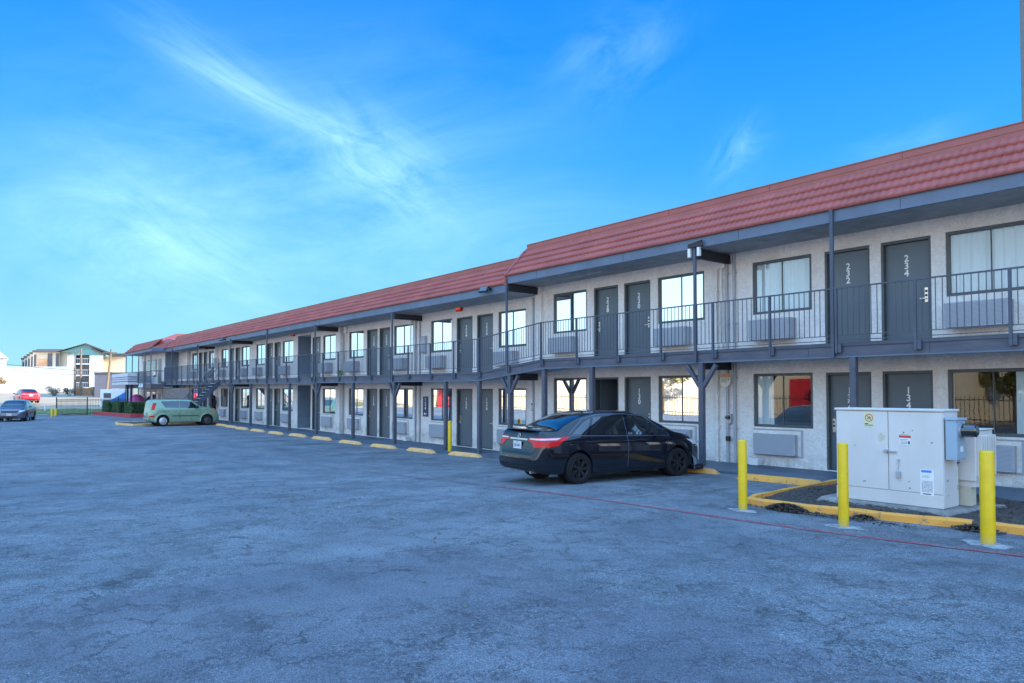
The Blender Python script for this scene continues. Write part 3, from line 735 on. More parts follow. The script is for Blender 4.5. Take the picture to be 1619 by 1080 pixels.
# eave: soffit, fascia, mansard tiles, cap
mb = MB(); mb.box(-18.8, XE, YB + .03, D - .001, 5.43, 5.47); mp('soffit', mb, 'soffit')
mb = MB(); mb.box(-64.6, -18.82, YB + .03, D - .001, 5.43, 5.47); mp('soffit', mb, 'soffit', lambda x: zroof(x) if x > -18.81 else -.27)
for x0, x1, dz in ((-18.85, XE, 0), (-64.62, -18.86, -.27)):
    mb = MB(); mb.box(x0, x1, YB - .03, YB + .03, 5.42, 5.70); mb.box(x0, x1, YB - .033, YB - .03, 5.42, 5.445)
    for q in fr(x0 + 1.5, x1 - 1, 3.66): mb.box(q, q + .006, YB - .034, YB - .029, 5.42, 5.7, 1)
    mp('eave_fascia', mb, ['fascia', 'dark'], lambda x, d=dz: d)
def tiles(x0, x1, e, t_, rows, name, zlab=None, swap=None):
    """mansard of interlocking tile courses between eave e=(y,z) and top t_=(y,z)"""
    mb = MB(); per = .158; st = per / 5; n = int((x1 - x0) / st)
    ny = (t_[1] - e[1]); nzv = -(t_[0] - e[0]); ln = math.hypot(ny, nzv); ny, nzv = -ny / ln, -nzv / ln   # outward normal (y,z)
    ny, nzv = -(t_[1] - e[1]) / ln, (t_[0] - e[0]) / ln
    for r_ in range(rows):
        prof = []
        for (u, lift, amp) in ((r_ - .04, .000, .0), (r_ - .04, .056, 1.0), (r_ + .5, .024, .9), (r_ + 1.0, .010, .9)):
            prof.append((e[0] + (t_[0] - e[0]) * u / rows, e[1] + (t_[1] - e[1]) * u / rows, lift, amp))
        vs = []; jit = (r_ % 2) * 0.0
        for i in range(n + 1):
            x = x0 + (x1 - x0) * i / n; ph = ((x + jit) / per) % 1
            wv = .020 * (math.sin(math.pi * min(1, ph / .62)) ** 1.3 if ph < .62 else -0.12 * math.sin(math.pi * (ph - .62) / .38))
            for (py, pz, lf, am) in prof:
                o_ = lf + wv * am
                if swap: vs.append(swap(x, py + ny * o_, pz + nzv * o_))
                else: vs.append((x, py + ny * o_, pz + nzv * o_))
        k = 4
        mb.add(vs, [(i * k + q, (i + 1) * k + q, (i + 1) * k + q + 1, i * k + q + 1) for i in range(n) for q in range(k - 1)], 0, True)
    return mb
def cap_bits(x0, x1, dz):
    mb = MB()
    mb.box(x0, x1, 15.50, 15.60, 6.50 + dz, 6.66 + dz); mb.box(x0, x1, 15.56, 15.66, 6.66 + dz, 6.80 + dz)
    mb.box(x0, x1, 15.545, 15.70, 6.80 + dz, 6.822 + dz); mb.box(x0, x1, 15.49, 15.52, 6.645 + dz, 6.665 + dz)
    for q in fr(x0 + 3, x1, 3.05): mb.box(q, q + .02, 15.545, 15.56, 6.66 + dz, 6.81 + dz)
    return mb
mb = tiles(-18.85, XE, (YB - .07, 5.68), (15.54, 6.58), 4, 't'); mb.quad((-18.85, YB, 5.66), (XE, YB, 5.66), (XE, 15.58, 6.56), (-18.85, 15.58, 6.56), 1); mp('tile_roof', mb, ['tile', 'dark'])  # dark sheet behind the tiles paints the shade in their gaps
mb = tiles(-64.6, -18.9, (YB - .07, 5.43), (15.54, 6.24), 4, 't'); mb.quad((-64.6, YB, 5.42), (-18.9, YB, 5.42), (-18.9, 15.58, 6.22), (-64.6, 15.58, 6.22), 1); mp('tile_roof', mb, ['tile', 'dark'])  # same shade-dark sheet behind the lower roof's tiles
mp('roof_cap', cap_bits(-18.85, XE, 0), 'tile_cap'); mp('roof_cap', cap_bits(-64.6, -18.9, -.36), 'tile_cap')
# barge board closing the step, gable end
mb = MB(); mb.beam((-18.90, YB - .10, 5.68), (-18.90, 15.52, 6.60), .10, .07); mb.box(-18.95, -18.86, YB - .10, YB - .04, 5.38, 5.70); mp('barge_board', mb, 'tile_cap')
mb = MB(); mb.add([(-18.86, YB, 5.4), (-18.86, 16.4, 5.4), (-18.86, 16.4, 6.80), (-18.86, 15.6, 6.80), (-18.86, 15.6, 6.6), (-18.86, YB, 5.68)], [(0, 1, 2, 3, 4, 5)]); mp('gable_end', mb, 'tile_cap')
mb = MB(); mb.add([(XE, YB, 5.4), (XE, 27, 5.4), (XE, 27, 6.5), (XE, 15.6, 6.86), (XE, YB, 5.68)], [(0, 1, 2, 3, 4)]); mp('gable_end', mb, 'stucco')
mb = MB(); mb.box(-66, XE, 26.9, 27.1, 5.8, 6.7); mp('rear_parapet', mb, 'stucco')
# soffit fluorescent tubes
for a in (-16.66, -33.0, -1.0):
    mb = MB(); mb.box(a, a + 1.5, 15.35, 15.41, 5.39, 5.43); o = mp('soffit_tube_light', mb, 'ac', zs if a < -19 else None)

# ------------------------------------------------------------------ west wing of the motel
WX0, WX1, WYB, WYW = -75.0, -64.62, 13.75, 15.05
mb = MB()
mb.quad((-65.985, WYW, -.5), (-65.985, D + .1, -.5), (-65.985, D + .1, 5.3), (-65.985, WYW, 5.3)); mp('wing_side_panel', mb, 'blue_panel')
mbw = MB(); xs_ = [(-76.0, -74.2, 0), (-74.2, -73.0, 1), (-73, -72.4, 0), (-72.4, -71.0, 2), (-71, -70.2, 0), (-70.2, -69.0, 2), (-69.0, -68.3, 0), (-68.3, -67.2, 1), (-67.2, -66.0, 0)]
mbw.box(-76, -66, WYW, 26, -.5, 5.4); mp('wing_wall', mbw, 'stucco')
for fz in (-.15, 2.6):
    for a, b, k in xs_:
        if k == 1:
            mb = MB(); mb.box(a, b - .1, WYW - .03, WYW - .003, fz, fz + 2.1); o = mp('wing_door', mb, 'door')
        if k == 2:
            mb = MB(); mb.box(a, b, WYW - .05, WYW - .003, fz + .6, fz + 2.1); o = mp('wing_window', mb, 'frame')
            mb = MB(); mb.box(a + .08, b - .08, WYW - .06, WYW - .051, fz + .68, fz + 2.02); mp('wing_window_pane', mb, 'glasso' if 'glasso' in M else 'curtain')
mb = MB(); mb.box(WX0, WX1 - .02, WYB + .02, WYW, 2.3, 2.5); mb.box(WX0, WX1, WYB - .03, WYB + .02, 2.18, 2.52); mb.box(WX1 - .02, WX1 + .03, WYB + .02, YB - .03, 2.18, 2.52); mp('wing_balcony_floor', mb, 'board')
mb = MB(); mb.box(WX0, WX1, WYB, WYW, 5.20, 5.26); mb.box(WX0 - .05, WX1, WYB - .05, WYB, 5.2, 5.47, 1); mb.box(WX1, WX1 + .05, WYB - .05, YB - .04, 5.2, 5.47, 1); mb.box(WX0 - .05, WX0, WYB, 17, 5.2, 5.47, 1); mp('wing_eave', mb, ['soffit', 'fascia'])
for x in (-74.6, -71.9, -69.3, -66.9, -64.7):
    mb = MB(); mb.box(x - .05, x + .05, WYB - .10, WYB - .04, -.3, 5.2); mp('wing_post', mb, 'post')
mb = MB(); mb.box(WX0, WX1, WYB - .08, WYB - .05, 3.56, 3.62); mb.box(WX0, WX1, WYB - .075, WYB - .055, 2.62, 2.65)
for x in fr(WX0, WX1, .16): mb.box(x - .01, x + .01, WYB - .075, WYB - .055, 2.62, 3.56)
mb.box(WX1 - .03, WX1, WYB - .05, YB - .1, 3.56, 3.62)
for y in fr(WYB, YB - .15, .15): mb.box(WX1 - .025, WX1 - .005, y - .01, y + .01, 2.55, 3.56)
mp('wing_railing', mb, 'trim')
mb = tiles(WX0, WX1, (WYB - .12, 5.44), (WYB + .80, 6.25), 4, 't'); mb.quad((WX0, WYB, 5.42), (WX1, WYB, 5.42), (WX1, WYB + .85, 6.24), (WX0, WYB + .85, 6.24)); mp('wing_tile_roof', mb, 'tile')
# hip facing +X (lit side) and top
mb = MB(); mb.add([(WX1 + .05, WYB - .1, 5.44), (WX1 + .05, YB, 5.44), (WX1 - .2, 15.6, 6.24), (WX1 - .75, WYB + .8, 6.26)], [(0, 1, 2, 3)])
mb.quad((WX1 - .75, WYB + .8, 6.26), (WX1 - .2, 15.6, 6.24), (WX1 - 1.6, 18.5, 6.9), (WX1 - 2.6, 16.2, 6.9))
mp('wing_hip_roof', mb, 'tile_cap')
mb = MB(); mb.box(WX0, WX1 - .75, WYB + .75, 26, 6.0, 6.27); mp('wing_roof_deck', mb, 'tile_cap')
mb = MB(); mb.add([(-67.5, 16.0, 6.27), (-63.5, 16.0, 6.27), (-63.5, 20, 6.27), (-67.5, 20, 6.27), (-66.2, 17.6, 7.1), (-64.8, 17.6, 7.1)], [(0, 1, 5, 4), (1, 2, 5), (2, 3, 4, 5), (3, 0, 4)])
M['buff'] = simple("buff_sheathing", (0.55, 0.47, 0.30), 0.8); mp('roof_lantern', mb, 'buff')

# striped sign box on the wing
sg = empty('sign_box', (-72.4, 13.2, 2.4), "white sign box with red and navy stripes standing in front of the far wing's balcony", "sign")
M['signwhite'] = simple("sign_white", (0.55, 0.58, 0.62), 0.5); M['signnavy'] = simple("sign_navy", (0.035, 0.05, 0.12), 0.5); M['signred'] = simple("sign_red", (0.30, 0.07, 0.10), 0.5)
def lp(name, mb, mats, par, origin, **k): return make(name, mb, mats, par, (-origin[0], -origin[1], -origin[2]), **k)
O_ = (-72.4, 13.2, 2.4)
mb = MB(); mb.box(-76.5, -69.3, 12.85, 13.55, 2.5, 3.5); lp('sign_body', mb, 'signwhite', sg, O_)
for z, c in ((3.12, 'signnavy'), (2.94, 'signred'), (2.74, 'signnavy')):
    mb = MB(); mb.box(-76.51, -69.29, 12.84, 12.85, z, z + .07); mb.box(-69.3, -69.28, 12.85, 13.56, z, z + .07); lp('stripe', mb, c, sg, O_)
for x in (-69.5, -71.0):
    mb = MB(); mb.box(x - .07, x + .07, 13.1, 13.24, -.25, 2.5); lp('pole', mb, 'dark', sg, O_)
for i, x in enumerate((-68.6, -67.7)):
    mb = MB(); mb.add([(x - .28, 13.6, 2.25), (x + .28, 13.6, 2.25), (x + .12, 13.62, 2.55), (x - .12, 13.62, 2.55), (x - .28, 13.68, 2.25), (x + .28, 13.68, 2.25), (x + .12, 13.68, 2.55), (x - .12, 13.68, 2.55)], [(0, 1, 2, 3), (4, 7, 6, 5), (0, 4, 5, 1), (3, 2, 6, 7), (0, 3, 7, 4), (1, 5, 6, 2)])
    o = mp('wing_floodlight', mb, 'white')
# slatted wooden screen beside the stair
O_ = (-61, 14.7, -.25); sc_ = empty('slatted_fence', O_, "tall brown grey slatted timber screen under the balcony left of the staircase", "fence")
M['slat'] = simple("weathered_timber", (0.23, 0.19, 0.165), 0.85, var=0.3, vs=5)
mb = MB()
for x in fr(-65.0, -57.0, .16): mb.box(x - .055, x + .055, 14.60, 14.63, -.2, 2.15)
lp('slats', mb, 'slat', sc_, O_)
for x in (-65.1, -61.0, -57.0):
    mb = MB(); mb.box(x - .06, x + .06, 14.635, 14.7, -.2, 2.2); lp('fence_post', mb, 'slat', sc_, O_)
mb = MB(); mb.box(-65.2, -61.9, 14.55, 14.72, 2.2, 2.27); lp('top_rail', mb, 'slat', sc_, O_)

# ------------------------------------------------------------------ staircase (steel, runs out from the balcony)
SX0, SX1 = -51.15, -50.0
sx_, sy0, sz0, sy1, sz1 = 0, YB - .03, 2.36 + .24, 12.25, -.18
st = MB()
for x in (SX0, SX1):
    st = MB(); st.beam((x, sy0, sz0 - .16), (x, sy1, sz1 + .02), .05, .28); mp('stair_stringer', st, 'trim')
nt_ = 14
for i in range(nt_):
    f_ = (i + .5) / nt_; y = sy0 + (sy1 - sy0) * f_; z = sz0 + (sz1 - sz0) * f_ - .05
    mb = MB(); mb.box(SX0 + .03, SX1 - .03, y - .14, y + .12, z - .04, z); mp('stair_tread', mb, 'concrete')
for x in (SX0, SX1):
    mb = MB(); o1 = .95
    mb.beam((x, sy0, sz0 + o1), (x, sy1, sz1 + o1), .045, .03); mb.beam((x, sy0, sz0 + o1 - .45), (x, sy1, sz1 + o1 - .45), .025, .02)
    for f_ in (0, .33, .66, 1):
        y = sy0 + (sy1 - sy0) * f_; z = sz0 + (sz1 - sz0) * f_; mb.box(x - .018, x + .018, y - .018, y + .018, z - .1, z + o1)
    for k in range(26):
        f_ = (k + .5) / 26; y = sy0 + (sy1 - sy0) * f_; z = sz0 + (sz1 - sz0) * f_; mb.box(x - .006, x + .006, y - .006, y + .006, z, z + o1)
    mp('stair_handrail', mb, 'trim')

# ------------------------------------------------------------------ small things on the motel
M['exitred'] = simple("exit_red", (0.55, 0.02, 0.01), 0.4); M['cream'] = simple("cream_plastic", (0.72, 0.68, 0.52), 0.5)
em = bpy.data.materials.new("exit_letters"); em.use_nodes = True; p_ = em.node_tree.nodes['Principled BSDF']; p_.inputs['Base Color'].default_value = (.9, .1, .05, 1); p_.inputs['Emission Color'].default_value = (1, .12, .05, 1); p_.inputs['Emission Strength'].default_value = .35
for i, (x, side) in enumerate(((-23.6, "above door 224"), (-40.55, "beside the upstairs stair hall opening"), (-57.7, "near the upper end of the staircase"))):
    z = 5.14 + (.0 if i == 0 else .05)
    e = empty('exit_sign', (x, D - .02, z), "small red illuminated EXIT sign under the eave " + side, "exit sign", "exit signs under the eave")
    mb = MB(); mb.box(-.17, .17, -.10, .02, -.12, .12); make('sign_body', mb, 'exitred', e, bevel=.008)
    mb = MB(); mb.box(-.19, -.17, -.10, .02, -.12, .14); mb.box(-.17, .17, -.10, .02, .12, .14); make('housing', mb, 'cream', e)
    text_mesh("EXIT", .17, 'lettering', em, e, (0, -.102, -.005), (R(90), 0, 0), ext=.003, sx=.85)
def floodlight(x, z, label, yaw):
    e = empty('floodlight', (x, YB - .05, z), label, "floodlight", "floodlights on the eave")
    mb = MB(); mb.cyl((0, 0, 0), (0, -.12, .0), .035, n=10); mb.beam((0, -.12, -.03), (0, -.12, .04), .05, .05); make('bracket', mb, 'black', e)
    mb = MB(); mb.box(-.17, .17, -.04, .03, -.12, .12); o = make('lamp_housing', mb, 'black', e, (-.22, -.16, 0), bevel=.01); o.rotation_euler = (R(-35), 0, R(yaw))
    mb = MB(); mb.box(-.14, .14, -.048, -.041, -.095, .095); q = make('lens', mb, 'glasso' if 'glasso' in M else 'white', o)
floodlight(-19.7, 5.33, "black floodlight on the eave just left of the roof step", 20)
floodlight(-48.6, 5.28, "black floodlight on the eave above the far end of the balcony", 20)
# octagonal alarm sign
e = empty('alarm_sign', (-11.33, D - .10, 2.16), "small octagonal cream and orange security sign on the pipes by window 132", "sign")
mb = MB(); vs = [(.17 * math.cos(R(22.5 + 45 * i)), 0, .19 * math.sin(R(22.5 + 45 * i))) for i in range(8)]
mb.add(vs + [(x, .01, z) for x, y, z in vs], [tuple(range(8)), tuple(range(15, 7, -1))] + [(i, i + 8, (i + 1) % 8 + 8, (i + 1) % 8) for i in range(8)]); make('sign_plate', mb, 'cream', e)
M['orange'] = simple("faded_orange", (0.75, 0.32, 0.14), 0.6)
mb = MB(); mb.add([(-.15, -.003, .07), (.15, -.003, .07), (.065, -.003, .17), (-.065, -.003, .17)], [(0, 1, 2, 3)]); make('orange_band', mb, 'orange', e)
mb = MB(); mb.box(-.12, .05, -.004, -.002, .025, .035); mb.box(-.12, .03, -.004, -.002, -.01, 0); mb.box(-.12, .06, -.004, -.002, -.05, -.04); mb.add([(.07, -.004, .04), (.12, -.004, .04), (.095, -.004, .0)], [(0, 1, 2)]); make('print', mb, 'black', e)
e = empty('electric_meter', (-11.25, D - .06, 1.17), "small grey round electric meter on the wall pipe left of window 132", "meter")
mb = MB(); mb.box(-.07, .07, -.03, .05, -.13, .12); make('meter_base', mb, 'galv', e, bevel=.01); mb = MB(); mb.cyl((0, -.03, .03), (0, -.11, .03), .06, .05, 16); make('dial', mb, 'glasso' if 'glasso' in M else 'chrome', e)
e = tag(make('junction_box', (lambda b: (b.box(-.055, .055, -.06, .02, -.06, .06), b)[1])(MB()), 'black', None, (-11.25, D - .09, .66), bevel=.008), "small black junction box on the wall pipe below the meter", "junction box")
# service notice boards
for x, z, lab in ((-18.95 - .35, 1.70, "white and pink paper notice on the wall right of window 126"), (-34.75, 1.70, "white and pink paper notice on the wall by the far stair hall")):
    e = empty('wall_notice', (x + .15, D - .012, z + zs(x)), lab, "notice", "paper notices on the wall")
    mb = MB(); mb.box(-.14, .14, -.012, .0, -.22, .22); make('notice_board', mb, 'white', e)
    mb = MB(); mb.box(-.11, .11, -.015, -.0125, .02, .10); mb.box(-.11, .11, -.015, -.0125, -.04, -.02); mb.box(-.11, .06, -.015, -.0125, -.09, -.07); mb.box(-.11, .11, -.015, -.0125, -.16, -.12); make('print', mb, 'signred', e)
e = empty('room_direction_sign', (-26.15, D - .012, 1.25), "dark blue wall sign with white arrow and figures left of window 124", "sign")
mb = MB(); mb.box(-.2, .2, -.02, 0, -.42, .42); make('sign_plate', mb, 'signnavy', e)
text_mesh("1\n2\n4", .20, 'lettering', 'white', e, (0, -.022, .10), (R(90), 0, 0), line=.9)
mb = MB(); mb.add([(-.12, -.022, -.31), (-.02, -.022, -.25), (-.02, -.022, -.37)], [(0, 1, 2)]); mb.box(-.02, .12, -.024, -.0215, -.325, -.295); make('arrow', mb, 'white', e)
for x, fz, lab in ((-26.35, 2.86, "grey metal box mounted beside upstairs window 224"), (-54.85, 2.86, "grey metal box mounted on the far upstairs pilaster"), (-54.85, 0.06, "grey metal box mounted on the far ground floor pilaster")):
    e = tag(make('electrical_box', (lambda b: (b.box(-.18, .18, -.12, 0, -.35, .35), b.box(-.16, .16, -.135, -.12, -.33, .33), b)[2])(MB()), 'ac', None, (x + .1, D - (.22 if x < -50 else 0), fz + 1.3 + zs(x)), bevel=.008), lab, "electrical box", "electrical boxes on the wall")
M['plant'] = simple("potted_green", (0.30, 0.42, 0.05), 0.7, var=.3)
e = empty('planter_box', (-32.55, YB + .45, 2.86 + zs(-33)), "small yellow green potted plant on the balcony floor by door 220", "potted plant")
mb = MB(); mb.cyl((0, 0, 0), (0, 0, .12), .09, .12, 10); make('pot', mb, 'concrete', e)
mb = MB()
for i in range(60):
    a = rnd.random() * 6.28; r_ = rnd.random() * .2; z = .12 + rnd.random() * .18
    c = Vector((r_ * math.cos(a), r_ * math.sin(a), z)); u = Vector((rnd.uniform(-1, 1), rnd.uniform(-1, 1), rnd.uniform(-1, 1))) * .07; v = Vector((rnd.uniform(-1, 1), rnd.uniform(-1, 1), rnd.uniform(-1, 1))) * .05
    mb.quad(c - u, c - v, c + u, c + v)
make('leaves', mb, 'plant', e)
for i, (x, z, lab) in enumerate(((-10.62, 0.06, "small white cardboard box on the walkway below window 132"), (-27.6, .06, "small white box on the walkway left of window 124"))):
    e = tag(make('small_box', (lambda b: (b.add([(-.11, -.09, 0), (.11, -.09, 0), (.11, .09, 0), (-.11, .09, 0), (-.14, -.12, .17), (.14, -.12, .17), (.14, .12, .17), (-.14, .12, .17)], [(0, 3, 2, 1), (4, 5, 6, 7), (0, 1, 5, 4), (1, 2, 6, 5), (2, 3, 7, 6), (3, 0, 4, 7)]), b)[1])(MB()), 'white', None, (x + .25, D - .25, z + zr(x))), lab, "box")

# ------------------------------------------------------------------ front of the lot: bollards, island, cabinet, wheel stops
def bollard(x, y, h, r, label, patch=True, group="yellow steel bollards", top='dome'):
    z = zg(x, y)
    e = empty('bollard', (x, y, z), label, "bollard", group)
    mb = MB(); prof = [(-.05, r), (h - .02, r), (h - .008, r * .95), (h, r * .8), (h + .004, 0.0001)]
    mb.lathe(prof, 'z', 28); make('post', mb, 'yellow', e)
    if patch:
        rr = random.Random(x); mb = MB(); n = 40; vs = [(0, 0, .016)]
        ph = rr.random() * 6
        rads = [r * (2.6 + .35 * math.sin(2 * a + ph) + .3 * math.sin(5 * a + ph * 2) + rr.uniform(-.3, .3)) for a in [2 * math.pi * i / n for i in range(n)]]
        for k, zz in ((.55, .012), (1.0, .004)):
            for i in range(n):
                a = 2 * math.pi * i / n; vs.append((rads[i] * k * 1.25 * math.cos(a), rads[i] * k * math.sin(a), zz))
        fs = [(0, 1 + i, 1 + (i + 1) % n) for i in range(n)] + [(1 + i, 1 + n + i, 1 + n + (i + 1) % n, 1 + (i + 1) % n) for i in range(n)]
        mb.add(vs, fs, 0, True); make('cement_footing', mb, 'patch', e)
    return e
bollard(-6.72, 9.92, 1.10, .068, "yellow bollard nearest the black sedan, leftmost of the three round the cabinet")
bollard(-5.04, 9.79, 1.15, .068, "yellow bollard in front of the electrical cabinet's left door, middle of the three")
bollard(-3.33, 9.90, 1.12, .080, "yellow bollard right of the electrical cabinet, nearest the camera")
bollard(-22.0, 14.55, 1.13, .072, "lone yellow bollard on the walkway before door 124", False)

# mulch island with painted kerb
isl = empty('kerbed_island', (-4, 12, .05), "raised mulch bed with worn yellow kerb round the electrical cabinet", "planting bed")
kp = [(-7.15, 10.50), (-6.95, 10.38), (-3.8, 10.90), (12, 11.9)]
mb = MB(); rr = random.Random(3)
def kerbpath(mb, pts, w_=.125, h=.115, st=.25, gap=()):
    P_ = []
    for a, b in zip(pts[:-1], pts[1:]):
        n = max(1, int((Vector(b) - Vector(a)).length / st)); P_ += [Vector(a).lerp(Vector(b), i / n) for i in range(n)]
    P_.append(Vector(pts[-1])); vs = []
    for i, p_ in enumerate(P_):
        d = (P_[min(i + 1, len(P_) - 1)] - P_[max(0, i - 1)]).normalized(); n_ = Vector((-d.y, d.x)); z = zg(p_.x, p_.y)
        j = [rr.uniform(-.008, .008) for _ in range(4)]
        for q, (o_, hh) in enumerate(((0, -.05), (0.012, h * .75), (.04, h), (w_, h), (w_, -.05))):
            vs.append((p_.x + n_.x * (o_ + j[q % 4]), p_.y + n_.y * (o_ + j[q % 4]), z + hh + (j[(q + 1) % 4] if 0 < q < 4 else 0)))
    mb.add(vs, [(5 * i + q, 5 * i + 5 + q, 5 * i + 6 + q, 5 * i + 1 + q) for i in range(len(P_) - 1) for q in range(4)] + [(0, 1, 2, 3, 4), tuple(5 * (len(P_) - 1) + q for q in (4, 3, 2, 1, 0))])
kerbpath(mb, [(-7.55, 14.05), (-7.28, 12.2), (-7.16, 10.9), (-7.02, 10.62)]) if False else None
kerbpath(mb, [(-7.45, 14.1), (-7.32, 12.2), (-7.22, 10.9), (-7.10, 10.55), (-6.80, 10.43), (-5.0, 10.72), (-3.86, 10.90)])
kerbpath(mb, [(-3.72, 10.93), (0, 11.15), (6, 11.6), (14, 12.1)])
make('kerb', mb, 'kerb', isl, (4, -12, -.05))
mb = MB(); kerbpath(mb, [(-3.86, 10.91), (-3.72, 10.93)], h=.10); make('broken_kerb', mb, 'mulch', isl, (4, -12, -.05))
xs = fr(-7.4, 14, .2); ys = fr(10.4, 14.1, .15); vs = []; rr = random.Random(4)
def kl(x): return 10.43 + (x + 6.8) * .16 + .13 if x < -3.8 else 10.90 + (x + 3.8) * .067 + .13
for x in xs:
    for v in range(14):
        y = max(kl(x), 10.6) + (14.1 - max(kl(x), 10.6)) * v / 13
        vs.append((max(x, -7.32 + .0), y, zg(x, y) + .07 + .05 * math.sin(x * 2.1) * math.sin(y * 1.9) + rr.uniform(-.012, .012)))
mb = MB(); mb.add(vs, [(i * 14 + j, i * 14 + 14 + j, i * 14 + 15 + j, i * 14 + 1 + j) for i in range(len(xs) - 1) for j in range(13)], 0, True)
def in_isl(x, y):
    return y > kl(x) and x > -7.3 + (14 - y) * .05
for _ in range(5200):
    x = rr.uniform(-7.1, 1.5); y = rr.uniform(10.6, 14.0)
    if not in_isl(x, y): continue
    z = zg(x, y) + .075 + .05 * math.sin(x * 2.1) * math.sin(y * 1.9); a = rr.random() * 6.28; l_ = rr.uniform(.012, .035); wd = rr.uniform(.006, .012)
    u = Vector((math.cos(a), math.sin(a), rr.uniform(-.4, .4))) * l_; v = Vector((-math.sin(a), math.cos(a), rr.uniform(-.5, .5))) * wd; c = Vector((x, y, z + .012))
    mb.quad(c - u - v, c + u - v, c + u + v, c - u + v)
make('mulch', mb, 'mulch', isl, (4, -12, -.05))
# heap of mulch spilled over the kerb
mb = MB()
for cx, cy, sx, sy, sz, n in ((-6.25, 10.40, .36, .15, .11, 1100), (-5.15, 10.60, .20, .09, .06, 260), (-3.75, 10.80, .32, .13, .07, 500), (-5.6, 10.42, 1.6, .16, .02, 420)):
    for _ in range(n):
        x = rr.gauss(0, .45); y = rr.gauss(0, .45)
        if x * x + y * y > 1.2: continue
        z = sz * max(0, 1 - (x * x + y * y) * .8) * rr.random() ** .4
        a = rr.random() * 6.28; l_ = rr.uniform(.01, .03); wd = rr.uniform(.006, .014)
        u = Vector((math.cos(a), math.sin(a), rr.uniform(-.5, .5))) * l_; v = Vector((-math.sin(a), math.cos(a), rr.uniform(-.5, .5))) * wd
        c = Vector((cx + x * sx, cy + y * sy, zg(cx, cy) + z + .01)); mb.quad(c - u - v, c + u - v, c + u + v, c - u + v)
o = make('spilled_mulch', mb, 'mulch', isl, (4, -12, -.05))

# electrical cabinet
M['padc'] = simple("weathered_pad_concrete", (0.24, 0.225, 0.205), 0.95, var=.35, vs=4, bmp=.5, bs=25)
O_ = (-5.25, 11.85, .12)
cab = empty('electrical_cabinet', O_, "large grey white steel electrical cabinet with two doors and stickers behind the bollards", "electrical cabinet")
cx0, cx1, cy0, cy1, cz0, cz1 = -6.06, -4.45, 11.56, 12.10, .14, 1.56
mb = MB(); mb.box(cx0, cx1, cy0 + .02, cy1, cz0, cz1); lp('cabinet_body', mb, 'cabinet', cab, O_, bevel=.008)
mb = MB(); mb.box(cx0 - .02, cx1 + .02, cy0 - .02, cy1 + .02, cz1 + .001, cz1 + .035); lp('cabinet_lid', mb, 'cabinet', cab, O_, bevel=.006)
mid = cx0 + .83
for a, b in ((cx0 + .006, mid - .006), (mid + .006, cx1 - .006)):
    mb = MB(); mb.box(a, b, cy0 - .004, cy0 + .019, cz0 + .205, cz1 - .012); lp('cabinet_door', mb, 'cabinet', cab, O_, bevel=.004)
mb = MB(); mb.box(cx0, cx1, cy0 - .006, cy0 + .018, cz0, cz0 + .195); lp('plinth', mb, 'cabinet', cab, O_, bevel=.004)
mb = MB(); mb.box(mid + .01, mid + .13, cy0 - .03, cy0 - .005, .925, .945); mb.cyl((mid - .03, cy0 - .045, .935), (mid - .03, cy0 - .004, .935), .03, n=12); lp('hasp', mb, 'galv', cab, O_)
mb = MB(); mb.cyl((mid + .15, cy0 - .03, .58), (mid + .15, cy0 - .03, .82), .009, n=8); mb.box(mid + .125, mid + .185, cy0 - .05, cy0 - .005, .54, .64); mb.box(mid + .135, mid + .175, cy0 - .02, cy0 - .004, .80, .83); lp('door_handle', mb, 'galv', cab, O_, bevel=.004)
# stickers
M['stk_y'] = simple("sticker_yellow_green", (0.62, 0.64, 0.36), 0.6, var=.06); M['stk_r'] = simple("sticker_red", (0.62, 0.05, 0.03), 0.5, var=.05); M['stk_b'] = simple("sticker_blue", (0.05, 0.25, 0.65), 0.5, var=.05)
M['ink'] = simple("ink", (0.05, 0.05, 0.07), 0.6); M['stain'] = simple("glue_residue", (0.55, 0.50, 0.38), 0.8)
mb = MB(); mb.box(-5.60, -5.44, cy0 - .0065, cy0 - .0042, 1.31, 1.53); lp('no_fire_sticker', mb, 'stk_y', cab, O_)
mb = MB()
n = 28
for i in range(n):
    a, b = 2 * math.pi * i / n, 2 * math.pi * (i + 1) / n; c = (-5.52, 1.445)
    mb.quad(*[(c[0] + r_ * math.cos(t_), cy0 - .0072, c[1] + r_ * math.sin(t_)) for r_, t_ in ((.062, a), (.062, b), (.050, b), (.050, a))])
mb.quad((-5.566, cy0 - .0074, 1.482), (-5.557, cy0 - .0074, 1.491), (-5.474, cy0 - .0074, 1.408), (-5.483, cy0 - .0074, 1.399)); lp('prohibition_ring', mb, 'stk_r', cab, O_)
mb = MB(); mb.beam((-5.55, cy0 - .0068, 1.43), (-5.49, cy0 - .0068, 1.45), .003, .012); mb.beam((-5.50, cy0 - .0068, 1.45), (-5.515, cy0 - .0068, 1.475), .003, .007)
mb.box(-5.585, -5.53, cy0 - .0075, cy0 - .0066, 1.345, 1.36); mb.box(-5.585, -5.46, cy0 - .0075, cy0 - .0066, 1.325, 1.335); lp('print', mb, 'ink', cab, O_)
mb = MB(); mb.box(-5.06, -4.90, cy0 - .0065, cy0 - .0042, 1.05, 1.19); lp('notice_sticker', mb, 'white', cab, O_)
mb = MB(); mb.box(-5.065, -4.895, cy0 - .008, cy0 - .0066, 1.155, 1.19); lp('notice_band', mb, 'stk_r', cab, O_)
mb = MB(); mb.box(-4.935, -4.91, cy0 - .008, cy0 - .0066, 1.06, 1.11)
for k in range(4): mb.box(-5.05, -4.95 + .01 * (k % 2), cy0 - .008, cy0 - .0066, 1.065 + .02 * k, 1.071 + .02 * k)
